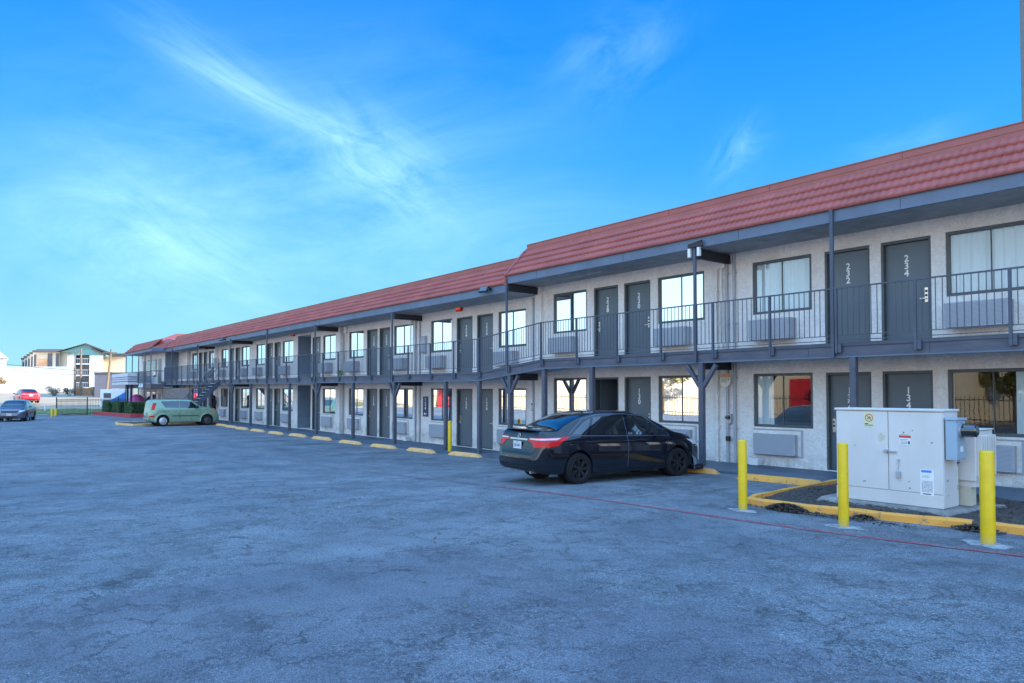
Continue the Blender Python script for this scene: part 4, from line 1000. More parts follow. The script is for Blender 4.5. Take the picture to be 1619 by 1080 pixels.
for k in range(5): mb.box(-5.06 + .03 * k, -5.045 + .03 * k, cy0 - .008, cy0 - .0066, 1.195 + .004 * (k % 3), 1.202 + .004 * (k % 3))
mb.box(-4.735, -4.62, cy0 - .008, cy0 - .0066, .33, .345)
rr = random.Random(9)
for k in range(9):
    x = -4.75
    while x < -4.60:
        w_ = rr.uniform(.008, .03); mb.box(x, min(x + w_, -4.595), cy0 - .008, cy0 - .0066, .37 + .019 * k, .377 + .019 * k); x += w_ + .008
for k in range(6): mb.beam((-4.74 + .018 * k, cy0 - .0072, .575), (-4.73 + .018 * k, cy0 - .0072, .625 - .01 * (k % 2)), .002, .004)
lp('print', mb, 'ink', cab, O_)
mb = MB(); mb.box(-4.77, -4.58, cy0 - .0065, cy0 - .0042, .315, .70); lp('label_sticker', mb, 'white', cab, O_)
mb = MB(); mb.box(-4.755, -4.61, cy0 - .008, cy0 - .0066, .655, .69); lp('label_band', mb, 'stk_b', cab, O_)
mb = MB(); mb.add([(-5.33 + .055 * math.cos(a) * (1 + .2 * math.sin(5 * a)), cy0 - .0055, 1.15 + .065 * math.sin(a) * (1 + .25 * math.cos(3 * a))) for a in [i * .35 for i in range(18)]], [tuple(range(18))]); lp('sticker_residue', mb, 'stain', cab, O_)
mb = MB()
for i, (x, z) in enumerate(((-5.62, .44), (-5.595, .445), (-4.87, 1.27), (-5.0, 1.235), (-4.93, .50), (-4.92, .40), (-5.75, 1.0), (-4.60, 1.1))): mb.cyl((x, cy0 - .0065, z), (x, cy0 - .004, z), .008 + .003 * (i % 2), n=8)
lp('rust_chips', mb, 'ink', cab, O_)
# side: meter box, hinges, transformer behind
mb = MB(); mb.box(cx1 + .021, cx1 + .17, cy0 + .03, cy0 + .36, .86, 1.44); mb.box(cx1 + .021, cx1 + .19, cy0 + .01, cy0 + .38, 1.44, 1.47); mb.box(cx1 + .17, cx1 + .178, cy0 + .04, cy0 + .35, .88, 1.13); o = lp('meter_box', mb, 'meterbox', cab, O_, bevel=.008)
mb = MB(); c = (cx1 + .17, cy0 + .20, 1.29); mb.cyl(c, (c[0] + .03, c[1], c[2]), .115, n=24, mi=1); mb.cyl((c[0] + .03, c[1], c[2]), (c[0] + .20, c[1], c[2]), .098, .092, 24); mb.cyl((c[0] + .20, c[1], c[2]), (c[0] + .215, c[1], c[2]), .092, .07, 24); lp('glass_meter', mb, ['glasso', 'galv'], cab, O_)
mb = MB(); mb.box(cx1 + .178, cx1 + .181, cy0 + .14, cy0 + .24, .98, 1.06); lp('label_sticker', mb, 'white', cab, O_)
mb = MB()
for z in (.4, .75, .78): mb.box(cx1, cx1 + .02, cy1 - .05, cy1 - .01, z, z + .05)
mb.cyl((cx1 + .01, cy0 + .12, .55), (cx1 + .02, cy0 + .12, .55), .015, n=8); mb.cyl((cx1 + .01, cy0 + .12, .33), (cx1 + .015, cy0 + .12, .33), .01, n=8); lp('hinges', mb, 'galv', cab, O_)
mb = MB(); mb.box(-5.5, -4.24, cy1 + .06, cy1 + .75, .52, 1.27); mb.box(-5.5, -4.26, cy1 + .10, cy1 + .7, .42, .52)
for k in range(7): mb.box(-4.24, -4.17, cy1 + .12 + .09 * k, cy1 + .15 + .09 * k, .58, 1.20)
mb.box(-5.5, -4.22, cy1 + .05, cy1 + .76, 1.271, 1.29); lp('transformer_tank', mb, 'cabinet', cab, O_, bevel=.006)
mb = MB(); mb.box(-4.5, -4.32, cy1 + .1, cy1 + .3, .14, .42); mb.cyl((-4.45, cy1 + .45, .1), (-4.5, cy1 + .5, .42), .05, n=10); lp('cable_riser', mb, 'stain', cab, O_)
mb = MB(); mb.add([(-6.42, 11.42, 0.0), (-4.28, 11.38, 0.0), (-3.98, 12.9, 0.0), (-6.45, 12.9, 0.0), (-6.30, 11.50, .135), (-4.40, 11.46, .135), (-4.06, 12.8, .135), (-6.33, 12.8, .135)], [(0, 3, 2, 1), (4, 5, 6, 7), (0, 1, 5, 4), (1, 2, 6, 5), (2, 3, 7, 6), (3, 0, 4, 7)])
lp('concrete_pad', mb, 'padc', cab, O_, bevel=.01)

# wheel stops
def stop_mesh(l=1.85):
    mb = MB(); h = .125; a = .09; t_ = .055; e_ = .16; N_ = 14; vs = []
    rr = random.Random(int(l * 100))
    for i in range(N_ + 1):
        x = -l / 2 + l * i / N_; k = min(1, (x + l / 2) / e_, (l / 2 - x) / e_); k = max(.0, k)
        hh = h * (.25 + .75 * k) + rr.uniform(-.004, .004)
        j = rr.uniform(-.004, .004)
        vs += [(x, -a, -.02), (x, -a + j, .02), (x, -t_ + j, hh), (x, t_, hh), (x, a, .02), (x, a, -.02)]
    mb.add(vs, [(6 * i + q, 6 * i + 6 + q, 6 * i + 7 + q, 6 * i + 1 + q) for i in range(N_) for q in range(5)] + [(0, 1, 2, 3, 4, 5), tuple(6 * N_ + q for q in (5, 4, 3, 2, 1, 0))])
    return mb
ST = [(-8.27, 13.52, 3, 1.9, 'stop', "deep yellow wheel stop in the empty bay beside the mulch island"),
      (-11.05, 13.9, 3, 1.95, 'stop', "deep yellow wheel stop under the black sedan's nose"),
      (-20.3, 14.05, 2, 1.75, 'stop_pale', "pale yellow wheel stop before door 126, first left of the black sedan"),
      (-22.75, 13.8, 0, 1.8, 'stop_pale', "pale yellow wheel stop second left of the black sedan, before door 124"),
      (-25.35, 13.68, 2, 1.8, 'stop_pale', "pale yellow wheel stop third left of the black sedan, before window 124"),
      (-28.1, 13.62, 1, 1.85, 'stop_pale', "pale yellow wheel stop fourth left of the black sedan"),
      (-31.15, 13.7, 0, 1.9, 'stop_pale', "pale yellow wheel stop fifth left of the black sedan"),
      (-33.85, 13.66, 1, 1.85, 'stop_pale', "pale yellow wheel stop sixth left of the black sedan, by the bracketed post"),
      (-36.3, 13.5, -1, 1.85, 'stop_pale', "pale yellow wheel stop before the ground floor stair hall opening"),
      (-39.0, 13.5, 0, 1.85, 'stop_pale', "pale yellow wheel stop fourth right of the green hatchback"),
      (-41.5, 13.5, 0, 1.8, 'stop_pale', "pale yellow wheel stop third right of the green hatchback"),
      (-43.7, 13.6, 1, 1.8, 'stop_pale', "pale yellow wheel stop second right of the green hatchback"),
      (-45.95, 13.72, 1, 1.8, 'stop_pale', "pale yellow wheel stop next to the green hatchback's front wheel"),
      (-48.6, 14.0, 1, 1.8, 'stop', "yellow wheel stop under the green hatchback's nose")]
for x, y, a, l_, mt_, lab in ST:
    tag(make('wheel_stop', stop_mesh(l_), mt_, None, (x, y, zg(x, y) + .002), rotz=R(a), bevel=.006), lab, "wheel stop", "concrete wheel stops along the walkway")
# second island by the green car
O_ = (-50, 9.5, -.2); e = empty('kerbed_island', O_, "low worn yellow kerb island on the asphalt behind the green hatchback", "kerb")
mb = MB(); kerbpath(mb, [(-49.0, 13.6), (-49.4, 11.0), (-49.0, 9.4), (-51.5, 8.9), (-53.5, 9.2), (-54.0, 11.5), (-54.2, 13.8)][::-1]); lp('kerb', mb, 'stop_pale', e, O_)
mb = MB(); mb.add([(-49.1, 13.5, -.13), (-49.5, 11, -.13), (-49.15, 9.55, -.13), (-51.5, 9.05, -.13), (-53.4, 9.35, -.13), (-53.9, 11.5, -.13), (-54.1, 13.7, -.13)], [tuple(range(7))]); lp('mulch', mb, 'mulch', e, O_)

# litter and leaves on the asphalt
M['leaf'] = simple("dry_leaf", (0.16, 0.10, 0.05), 0.8, var=.4, vs=1); M['leafg'] = simple("green_leaf", (0.25, 0.38, 0.03), 0.7)
mb = MB(); rr = random.Random(11)
def litter(mb, x, y, s_):
    a = rr.random() * 6.28; z = zg(x, y); pts = []
    for k in range(6):
        t_ = a + k * 1.05; r_ = s_ * (1 if k % 3 else .55) * rr.uniform(.7, 1.1); pts.append((x + r_ * math.cos(t_), y + r_ * .8 * math.sin(t_), z + .006 + rr.random() * s_ * .35))
    mb.add(pts, [tuple(range(6))])
for _ in range(150):
    x = rr.gauss(-13.5, 2.2); y = rr.gauss(5.2, .8)
    if y > 1.5: litter(mb, x, y, rr.uniform(.02, .055))
for _ in range(160): litter(mb, rr.uniform(-24, -1.5), rr.uniform(1.0, 13), rr.uniform(.01, .032))
for _ in range(120): litter(mb, rr.uniform(-8.5, -2), rr.gauss(10.15, .22), rr.uniform(.008, .02))
tag(make('fallen_leaves', mb, 'leaf'), "scattered dry brown leaves and grit on the asphalt", "litter", kind='stuff')
mb = MB()
for x, y in ((-7.7, 3.3), (-6.0, 2.35), (-5.2, 3.6)): litter(mb, x, y, .022)
tag(make('green_leaves', mb, 'leafg'), "few fresh yellow green leaves lying on the asphalt", "litter", kind='stuff')

# ------------------------------------------------------------------ cars
def paint(name, col, metal=0.3, rough=0.25, var=.04):
    mt, t, nn, ll, p = newmat(name)
    f = noise(t, 2.2, 6, .65)
    c1 = tuple(x * (1 - var) for x in col); c2 = tuple(min(1, x * (1 + var) + .004) for x in col)
    ll.new(ramp(t, f, [(.3, c1), (.7, c2)]), p.inputs['Base Color'])
    ll.new(ramp(t, noise(t, 5, 6, .7), [(.35, rough * .8), (.7, rough * 1.5)]), p.inputs['Roughness'])
    p.inputs['Metallic'].default_value = metal; p.inputs['Specular IOR Level'].default_value = .5 if rough < .1 else .2; p.inputs['Coat Weight'].default_value = .3 if rough < .1 else .8; p.inputs['Coat Roughness'].default_value = .02
    return mt
M['p_black'] = paint("black_car_paint", (0.004, 0.005, 0.010), 0.0, .05)
M['p_green'] = paint("pale_green_car_paint", (0.24, 0.34, 0.22), 0.35, .3)
M['p_grey'] = paint("grey_brown_car_paint", (0.15, 0.14, 0.16), 0.5, .3); M['p_red'] = paint("red_car_paint", (0.55, 0.02, 0.035), 0.2, .3)
M['rubber'] = simple("tyre_rubber", (0.014, 0.014, 0.015), 0.85, bmp=.2, bs=80, spec=.2); M['rimk'] = simple("black_rim", (0.022, 0.022, 0.024), 0.35, .3); M['rims'] = simple("silver_hubcap", (0.52, 0.53, 0.55), 0.35, .7)
M['rim_steel'] = simple("grey_steel_wheel", (0.08, 0.08, 0.085), 0.5, .5)
M['lampr'] = simple("tail_lamp_red", (0.62, 0.004, 0.004), 0.2, coat=.25, spec=.3, var=.1); M['lampw'] = simple("lamp_clear", (0.62, 0.60, 0.62), 0.1, coat=1.0, var=.1); M['lampo'] = simple("lamp_amber", (0.60, 0.22, 0.10), 0.15, coat=1)
M['plate'] = simple("licence_plate", (0.62, 0.63, 0.64), 0.4); M['cglass'] = simple("car_glass", (0.008, 0.011, 0.014), 0.03, coat=1.0, var=.02, spec=.8)
M['scuff'] = simple("scuffed_primer", (0.20, 0.24, 0.28), 0.6, var=.4, vs=8)
def pchip(xs, ys):
    xs = np.array(xs, float); ys = np.array(ys, float); h = np.diff(xs); d = np.diff(ys) / h; mm = np.zeros(len(xs))
    for i in range(1, len(xs) - 1):
        if d[i - 1] * d[i] > 0: mm[i] = 2 * d[i - 1] * d[i] / (d[i - 1] + d[i])
    mm[0] = d[0]; mm[-1] = d[-1]
    def f(t_):
        i = int(min(max(np.searchsorted(xs, t_) - 1, 0), len(h) - 1)); u = (t_ - xs[i]) / h[i]; u = min(max(u, 0), 1)
        return float((2 * u**3 - 3 * u**2 + 1) * ys[i] + (u**3 - 2 * u**2 + u) * h[i] * mm[i] + (-2 * u**3 + 3 * u**2) * ys[i + 1] + (u**3 - u**2) * h[i] * mm[i + 1])
    return f
def build_body(spec, mat):
    """spec: dict of curves over t (0 rear .. L front). local y = t - yoff; returns mesh object"""
    C = {k: pchip(*zip(*v)) for k, v in spec['curves'].items()}
    Lc = spec['L']; ts = sorted(set([round(x, 4) for x in list(np.linspace(0, .3, 13)) + list(np.linspace(.3, Lc - .3, 66)) + list(np.linspace(Lc - .3, Lc, 13))]))
    rings = []
    for t_ in ts:
        w_, zb, zt, zbel, wb, ze, wr = (C[k](t_) for k in ('w', 'zb', 'zt', 'zbelt', 'wbelt', 'ze', 'wr'))
        zb2 = zb + .10; hs = zbel - zb2
        pts = [(0, zb), (w_ * .72, zb), (w_ * .93, zb + .025), (w_ * .985, zb2), (w_ * .998, zb2 + hs * .35), (w_ * 1.0, zb2 + hs * .6), (w_ * .985, zb2 + hs * .84), (wb, zbel), (wb * .55 + wr * .45, zbel * .5 + ze * .5 + .0), (wr, ze), (wr * .8, ze + (zt - ze) * .62), (wr * .42, ze + (zt - ze) * .93), (0, zt)]
        # smooth sample (catmull) x3
        out = []
        for i in range(len(pts) - 1):
            p0 = pts[max(i - 1, 0)]; p1 = pts[i]; p2 = pts[i + 1]; p3 = pts[min(i + 2, len(pts) - 1)]
            for s_ in range(3):
                u = s_ / 3
                out.append(tuple(.5 * (2 * p1[k] + (p2[k] - p0[k]) * u + (2 * p0[k] - 5 * p1[k] + 4 * p2[k] - p3[k]) * u * u + (3 * p1[k] - p0[k] - 3 * p2[k] + p3[k]) * u**3) for k in range(2)))
        out.append(pts[-1]); out[0] = (0, zb)
        rings.append(out)
    K = len(rings[0]); mb = MB(); vs = []
    for t_, r_ in zip(ts, rings):
        y = t_ - spec['yoff']
        vs += [(x, y, z) for x, z in r_] + [(-x, y, z) for x, z in r_[1:-1][::-1]]
    n = 2 * K - 2
    fs = [(i * n + q, i * n + (q + 1) % n, (i + 1) * n + (q + 1) % n, (i + 1) * n + q) for i in range(len(ts) - 1) for q in range(n)]
    fs += [tuple(range(n)), tuple((len(ts) - 1) * n + q for q in range(n - 1, -1, -1))]
    mb.add(vs, fs, 0, True)
    o = make('body', mb, mat)
    dg = bpy.context.evaluated_depsgraph_get(); bvh = BVHTree.FromObject(o, dg)
    # cut the wheel arches
    cb = MB(); ra = spec['ra']
    for yy in spec['axles']:
        for s_ in (-1, 1): cb.cyl((s_ * .56, yy, spec['zw']), (s_ * 1.3, yy, spec['zw']), ra, n=40)
    c = make('cut', cb, 'black'); md = o.modifiers.new('b', 'BOOLEAN'); md.object = c; md.operation = 'DIFFERENCE'; md.solver = 'EXACT'
    dg = bpy.context.evaluated_depsgraph_get(); dg.update(); me = bpy.data.meshes.new_from_object(o.evaluated_get(dg))
    o.modifiers.clear(); o.data = me; bpy.data.objects.remove(c)
    for p_ in me.polygons: p_.use_smooth = True
    return o, bvh
def patch(bvh, cs, d, name, mat, parent, nu=14, nv=8, off=.004, thick=0.0):
    """quad c0..c3 (3D corner guides) cast along d onto the body"""
    d = Vector(d).normalized(); cs = [Vector(c) for c in cs]; vs = []
    for i in range(nu + 1):
        for j in range(nv + 1):
            u, v = i / nu, j / nv
            p_ = (cs[0] * (1 - u) + cs[1] * u) * (1 - v) + (cs[3] * (1 - u) + cs[2] * u) * v
            h = bvh.ray_cast(p_ - d * 1.5, d, 3.0)
            q = (h[0] - d * off) if h[0] is not None else p_
            vs.append(q)
    mb = MB(); mb.add(vs, [(i * (nv + 1) + j, (i + 1) * (nv + 1) + j, (i + 1) * (nv + 1) + j + 1, i * (nv + 1) + j + 1) for i in range(nu) for j in range(nv)], 0, True)
    return make(name, mb, mat, parent)
def line_patch(bvh, pts, d, wd, name, mat, parent, off=.0025):
    d = Vector(d).normalized(); vs = []; P_ = []
    for a, b in zip(pts[:-1], pts[1:]):
        a, b = Vector(a), Vector(b); n = max(2, int((b - a).length / .03)); P_ += [a.lerp(b, i / n) for i in range(n)]
    P_.append(Vector(pts[-1]))
    for i, p_ in enumerate(P_):
        tg = (P_[min(i + 1, len(P_) - 1)] - P_[max(i - 1, 0)]).normalized(); sd_ = tg.cross(d).normalized() * wd / 2
        for s_ in (-1, 1):
            q = p_ + sd_ * s_; h = bvh.ray_cast(q - d * 1.5, d, 3.0); vs.append((h[0] - d * off) if h[0] is not None else q)
    mb = MB(); mb.add(vs, [(2 * i, 2 * i + 1, 2 * i + 3, 2 * i + 2) for i in range(len(P_) - 1)], 0, True)
    return make(name, mb, mat, parent)
def wheel(parent, x, y, r, side, style, steer=0.0):
    w_ = .205; e = MB(); hw = w_ / 2
    e.lathe([(-hw + .01, r * .64), (-hw, r * .72), (-hw + .004, r * .90), (-hw + .028, r * .985), (-hw * .3, r), (hw * .3, r), (hw - .028, r * .985), (hw - .004, r * .90), (hw, r * .72), (hw - .01, r * .64)], 'x', 40)
    o = make('wheel', e, 'rubber', parent, (x, y, r)); o.rotation_euler = (0, 0, steer + (0 if side > 0 else math.pi))
    rm = MB(); f = hw - .012
    mt_ = {'black': 'rimk', 'hub': 'rims', 'steel': 'rim_steel'}[style]
    rm.lathe([(hw - .006, r * .66), (hw + .002, r * .645), (f - .02, r * .60), (-hw + .02, r * .58)], 'x', 36)
    if style == 'black':
        for k in range(7):
            a = 2 * math.pi * k / 7
            for da in (-.14, .14):
                c1 = Vector((f - .005, math.cos(a) * r * .12, math.sin(a) * r * .12)); c2 = Vector((f + .002, math.cos(a + da) * r * .61, math.sin(a + da) * r * .61)); rm.beam(c1, c2, .022, .028)
        rm.cyl((f - .04, 0, 0), (f + .008, 0, 0), r * .17, n=18)
        for k in range(5): a = k * 1.2566; rm.cyl((f, math.cos(a) * r * .10, math.sin(a) * r * .10), (f + .014, math.cos(a) * r * .10, math.sin(a) * r * .10), .008, n=6)
    elif style == 'hub':
        rm.lathe([(f + .0, r * .64), (f + .012, r * .5), (f + .018, r * .2), (f + .02, .0001)], 'x', 36)
    else:
        rm.lathe([(f - .03, r * .60), (f - .04, r * .45), (f - .01, r * .3), (f - .005, r * .12), (f, .0001)], 'x', 36)
    rim = make('rim', rm, mt_, o)
    bk = MB(); bk.lathe([(-.02, r * .60), (-.02, .0001)], 'x', 30)
    if style == 'hub':
        for k in range(9):
            a = 2 * math.pi * k / 9; bk.beam((f + .016, math.cos(a) * r * .30, math.sin(a) * r * .30), (f + .010, math.cos(a + .12) * r * .50, math.sin(a + .12) * r * .50), .03, .012)
    if style == 'steel':
        for k in range(8): a = 2 * math.pi * k / 8; bk.cyl((f - .042, math.cos(a) * r * .47, math.sin(a) * r * .47), (f - .018, math.cos(a) * r * .47, math.sin(a) * r * .47), .02, n=8)
    make('brake_disc', bk, 'black', rim)
    # arch liner
    return o
def liner(parent, spec):
    for yy in spec['axles']:
        for s_ in (-1, 1):
            mb = MB(); n = 24; vs = []
            for i in range(n + 1):
                a = -.35 + (math.pi + .7) * i / n
                for x in (.56, spec['wl']): vs.append((s_ * x, yy + (spec['ra'] - .004) * math.cos(a), spec['zw'] + (spec['ra'] - .004) * math.sin(a)))
            mb.add(vs, [(2 * i, 2 * i + 1, 2 * i + 3, 2 * i + 2) for i in range(n)])
            mb.cyl((s_ * .562, yy, spec['zw']), (s_ * .57, yy, spec['zw']), spec['ra'] - .005, n=24)
            make('wheel_arch_liner', mb, 'black', parent)
SED = dict(L=4.64, yoff=2.36, ra=.375, zw=.335, axles=(-1.35, 1.35), wl=.80, curves=dict(
    w=[(0, .66), (.05, .76), (.15, .82), (.4, .86), (.9, .885), (2.3, .888), (3.6, .885), (4.1, .86), (4.35, .80), (4.5, .70), (4.6, .55), (4.64, .45)],
    zb=[(0, .38), (.06, .30), (.25, .24), (.8, .20), (2.3, .18), (3.7, .19), (4.3, .20), (4.6, .26), (4.64, .32)],
    zt=[(0, .60), (.05, .70), (.10, .93), (.16, 1.09), (.24, 1.125), (.46, 1.13), (.58, 1.15), (.90, 1.30), (1.3, 1.435), (1.7, 1.485), (2.15, 1.498), (2.55, 1.485), (2.85, 1.43), (3.3, 1.25), (3.75, 1.035), (4.0, .985), (4.3, .90), (4.48, .79), (4.6, .64), (4.64, .54)],
    zbelt=[(0, .55), (.05, .64), (.10, .82), (.16, .97), (.24, 1.0), (.7, 1.0), (1.4, .975), (2.3, .945), (3.4, .92), (3.8, .90), (4.1, .86), (4.35, .77), (4.5, .68), (4.6, .56), (4.64, .48)],
    wbelt=[(0, .62), (.05, .70), (.15, .76), (.4, .80), (.9, .82), (2.3, .83), (3.6, .82), (4.1, .79), (4.35, .72), (4.5, .62), (4.6, .48), (4.64, .38)],
    ze=[(0, .585), (.05, .69), (.10, .915), (.16, 1.07), (.24, 1.10), (.46, 1.095), (.58, 1.10), (.90, 1.22), (1.3, 1.355), (1.7, 1.415), (2.15, 1.43), (2.55, 1.415), (2.85, 1.36), (3.3, 1.18), (3.75, 1.0), (4.0, .955), (4.3, .87), (4.48, .76), (4.6, .62), (4.64, .52)],
    wr=[(0, .54), (.05, .62), (.15, .68), (.4, .70), (.68, .70), (1.0, .665), (1.5, .64), (2.2, .645), (2.7, .645), (3.1, .67), (3.75, .72), (4.0, .70), (4.3, .62), (4.5, .48), (4.6, .36), (4.64, .28)]))
SOU = dict(L=4.10, yoff=2.05 - .02, ra=.375, zw=.335, axles=(-1.275, 1.275), wl=.83, curves=dict(
    w=[(0, .74), (.06, .82), (.2, .86), (.5, .885), (2.0, .89), (3.3, .888), (3.7, .87), (3.95, .78), (4.06, .66), (4.1, .56)],
    zb=[(0, .40), (.06, .32), (.3, .24), (1.0, .20), (3.2, .20), (3.8, .22), (4.05, .28), (4.1, .34)],
    zt=[(0, .72), (.04, .95), (.08, 1.25), (.14, 1.52), (.24, 1.60), (.8, 1.64), (1.5, 1.645), (2.1, 1.625), (2.4, 1.595), (2.62, 1.48), (3.08, 1.17), (3.4, 1.13), (3.75, 1.08), (3.95, .98), (4.06, .80), (4.1, .64)],
    zbelt=[(0, .62), (.05, .76), (.12, .98), (.22, 1.10), (.34, 1.13), (1.0, 1.11), (2.0, 1.07), (3.1, 1.02), (3.5, .97), (3.8, .90), (3.95, .80), (4.06, .66), (4.1, .55)],
    wbelt=[(0, .70), (.06, .78), (.2, .82), (.5, .84), (2.0, .845), (3.3, .83), (3.7, .80), (3.95, .70), (4.06, .56), (4.1, .46)],
    ze=[(0, .71), (.04, .93), (.08, 1.21), (.14, 1.46), (.24, 1.54), (.8, 1.58), (1.5, 1.585), (2.1, 1.565), (2.4, 1.535), (2.62, 1.42), (3.08, 1.13), (3.4, 1.09), (3.75, 1.03), (3.95, .93), (4.06, .76), (4.1, .60)],
    wr=[(0, .60), (.05, .66), (.12, .67), (.22, .655), (.34, .65), (.8, .655), (1.5, .66), (2.1, .66), (2.45, .66), (2.75, .68), (3.2, .74), (3.5, .72), (3.8, .66), (3.95, .54), (4.06, .42), (4.1, .34)]))
def side_windows(bvh, quads, parent, yoff, sides=(-1, 1)):
    for s_ in sides:
        for q in quads:
            cs = [(s_ * .7, t_ - yoff, z) for t_, z in q]; patch(bvh, cs, (-s_, 0, 0), 'side_window', 'cglass', parent, off=.004)
def licence(parent, bvh, y, z, d, text="JSB 4XF", off=0.02):
    h = bvh.ray_cast(Vector((0, -d * -3.5 * -1 if False else (3.5 if d < 0 else -3.5), z)), Vector((0, d, 0)), 6)
    yy = h[0].y - d * off if h[0] is not None else y
    mb = MB(); mb.box(-.155, .155, -.006, .006, -.078, .078); o = make('licence_plate', mb, 'plate', parent, (0, yy, z), bevel=.004)
    text_mesh(text, .075, 'plate_text', 'ink', o, (0, -.008 if d > 0 else .008, -.008), (R(90), 0, 0 if d > 0 else R(180)), ext=.001, sx=.9)
    text_mesh("TEXAS", .024, 'plate_text', 'signred', o, (0, -.008 if d > 0 else .008, .055), (R(90), 0, 0 if d > 0 else R(180)), ext=.001)
    return o
M['trimline'] = simple('dull_window_trim', (0.11, 0.13, 0.17), .3, .4)
def sedan(loc, rotz, mat, label, wheel_style='black', damaged=False, rim_r=.325, detail=True):
    e = empty('parked_car' if damaged else 'car', loc, label, "car", None, rotz)
    body, bvh = build_body(SED, mat); body.parent = e; yo = SED['yoff']; liner(e, SED)
    side_windows(bvh, [[(2.33, .985), (3.45, .965), (2.93, 1.345), (2.40, 1.395)], [(1.30, 1.005), (2.25, .985), (2.30, 1.395), (1.50, 1.36)], [(.86, 1.02), (1.24, 1.008), (1.43, 1.34), (1.22, 1.26)]], e, yo)
    patch(bvh, [(-.67, .56 - yo, 1.1), (.67, .56 - yo, 1.1), (.55, 1.34 - yo, 1.5), (-.55, 1.34 - yo, 1.5)], (0, .35, -1), 'rear_window', 'cglass', e, 16, 14, .005)
    patch(bvh, [(-.68, 3.70 - yo, 1.1), (.68, 3.70 - yo, 1.1), (.56, 2.95 - yo, 1.5), (-.56, 2.95 - yo, 1.5)], (0, -.35, -1), 'windscreen', 'cglass', e, 16, 14, .005)
    for s_ in (-1, 1):
        d = (-s_, 0, 0); X = s_ * .9
        for pts in ([(X, 2.29 - yo, 1.36), (X, 2.29 - yo, .97), (X, 2.27 - yo, .60), (X, 2.25 - yo, .30)], [(X, 3.42 - yo, .93), (X, 3.36 - yo, .6), (X, 3.30 - yo, .30)], [(X, 1.30 - yo, .99), (X, 1.36 - yo, .84), (X, 1.42 - yo, .68)], [(X, 1.42 - yo, .30), (X, 3.30 - yo, .30)],
                    [(X, .78 - yo, 1.02), (X, 1.22 - yo, 1.33), (X, 1.6 - yo, 1.41), (X, 2.3 - yo, 1.42), (X, 2.85 - yo, 1.37), (X, 3.5 - yo, .95)], [(X, .8 - yo, 1.0), (X, 2.3 - yo, .955), (X, 3.5 - yo, .935)]):
            top_ = pts[0][2] > 1.0 and len(pts) > 3 and pts[0][1] < 0 or (len(pts) == 3 and pts[-1][1] > 1 and pts[0][2] > .95 and pts[0][1] < -1)
            line_patch(bvh, pts, d, .014 if top_ else .010, 'window_trim' if top_ else 'body_seam', 'trimline' if top_ else 'black', e, .006)
        for ty in (1.50, 2.52):
            mb = MB(); mb.beam((s_ * .895, ty - yo, .865), (s_ * .895, ty + .20 - yo, .855), .022, .028); make('door_handle', mb, mat, e, bevel=.008)
        mb = MB(); vs = []
        m_ = MB(); m_.box(s_ * .90 if s_ > 0 else -1.06, 1.06 if s_ > 0 else -.90, 3.08 - yo, 3.20 - yo, .965, 1.10); m_.beam((s_ * .84, 3.16 - yo, .97), (s_ * .93, 3.15 - yo, .99), .05, .04)
        make('wing_mirror', m_, mat, e, bevel=.03)
        # tail lamps (red outer with white strip along the top)
        patch(bvh, [(s_ * .30, -yo, .935), (s_ * .84, .60 - yo, .955), (s_ * .84, .60 - yo, .965), (s_ * .30, -yo, .96)] if False else [(s_ * .66, .0 - yo, .77), (s_ * .93, .36 - yo, .80), (s_ * .93, .66 - yo, .985), (s_ * .48, -.0 - yo, .965)], (-s_ * .55, .83, 0), 'tail_lamp', 'lampr', e, 18, 8, .008)
        patch(bvh, [(s_ * .50, .0 - yo, .925), (s_ * .93, .34 - yo, .925), (s_ * .93, .44 - yo, .962), (s_ * .46, .0 - yo, .950)], (-s_ * .55, .83, 0), 'tail_lamp_lens', 'lampw', e, 18, 4, .012)
        patch(bvh, [(s_ * .36, 0 - yo, .905), (s_ * .60, 0 - yo, .86), (s_ * .54, 0 - yo, .96), (s_ * .36, 0 - yo, .945)], (0, 1, 0), 'trunk_lamp', 'lampr', e, 8, 6, .008)
        # headlamp
        patch(bvh, [(s_ * .50, 4.5 - yo, .66), (s_ * .86, 4.2 - yo, .72), (s_ * .86, 4.05 - yo, .84), (s_ * .55, 4.45 - yo, .76)], (-s_ * .5, -.86, 0), 'headlamp', 'lampw', e, 12, 6, .006)
    patch(bvh, [(-.55, -yo, .30), (.55, -yo, .30), (.62, -yo, .40), (-.62, -yo, .40)], (0, 1, 0), 'bumper_insert', 'black', e, 14, 3, .006)
    line_patch(bvh, [(-.60, -yo, .645), (-.40, -yo, .625), (.40, -yo, .625), (.60, -yo, .645)], (0, 1, 0), .012, 'body_seam', 'black', e)
    for s_ in (-1, 1): line_patch(bvh, [(s_ * .60, -yo, .645), (s_ * .72, -yo, .80), (s_ * .66, -yo, .98)], (0, 1, 0), .012, 'body_seam', 'black', e)
    patch(bvh, [(-.34, -yo, .905), (.34, -yo, .905), (.34, -yo, .94), (-.34, -yo, .94)], (0, 1, 0), 'trunk_trim', 'chrome', e, 14, 2, .012)
    mb = MB()
    n = 12; vs = []
    for i in range(n + 1):
        x = -.66 + 1.32 * i / n; k = (abs(x) / .66) ** 2.5; y = .10 + .10 * k - yo; z = 1.105 - .02 * k
        vs += [(x, y, z), (x, y - .02, z + .016), (x, y + .11, z + .022), (x, y + .12, z - .004)]
    mb.add(vs, [(4 * i + q, 4 * i + (q + 1) % 4, 4 * i + 4 + (q + 1) % 4, 4 * i + 4 + q) for i in range(n) for q in range(4)], 0, False); make('spoiler', mb, 'black', e)
    licence(e, bvh, -yo, .80, 1, "JSB-4XF")
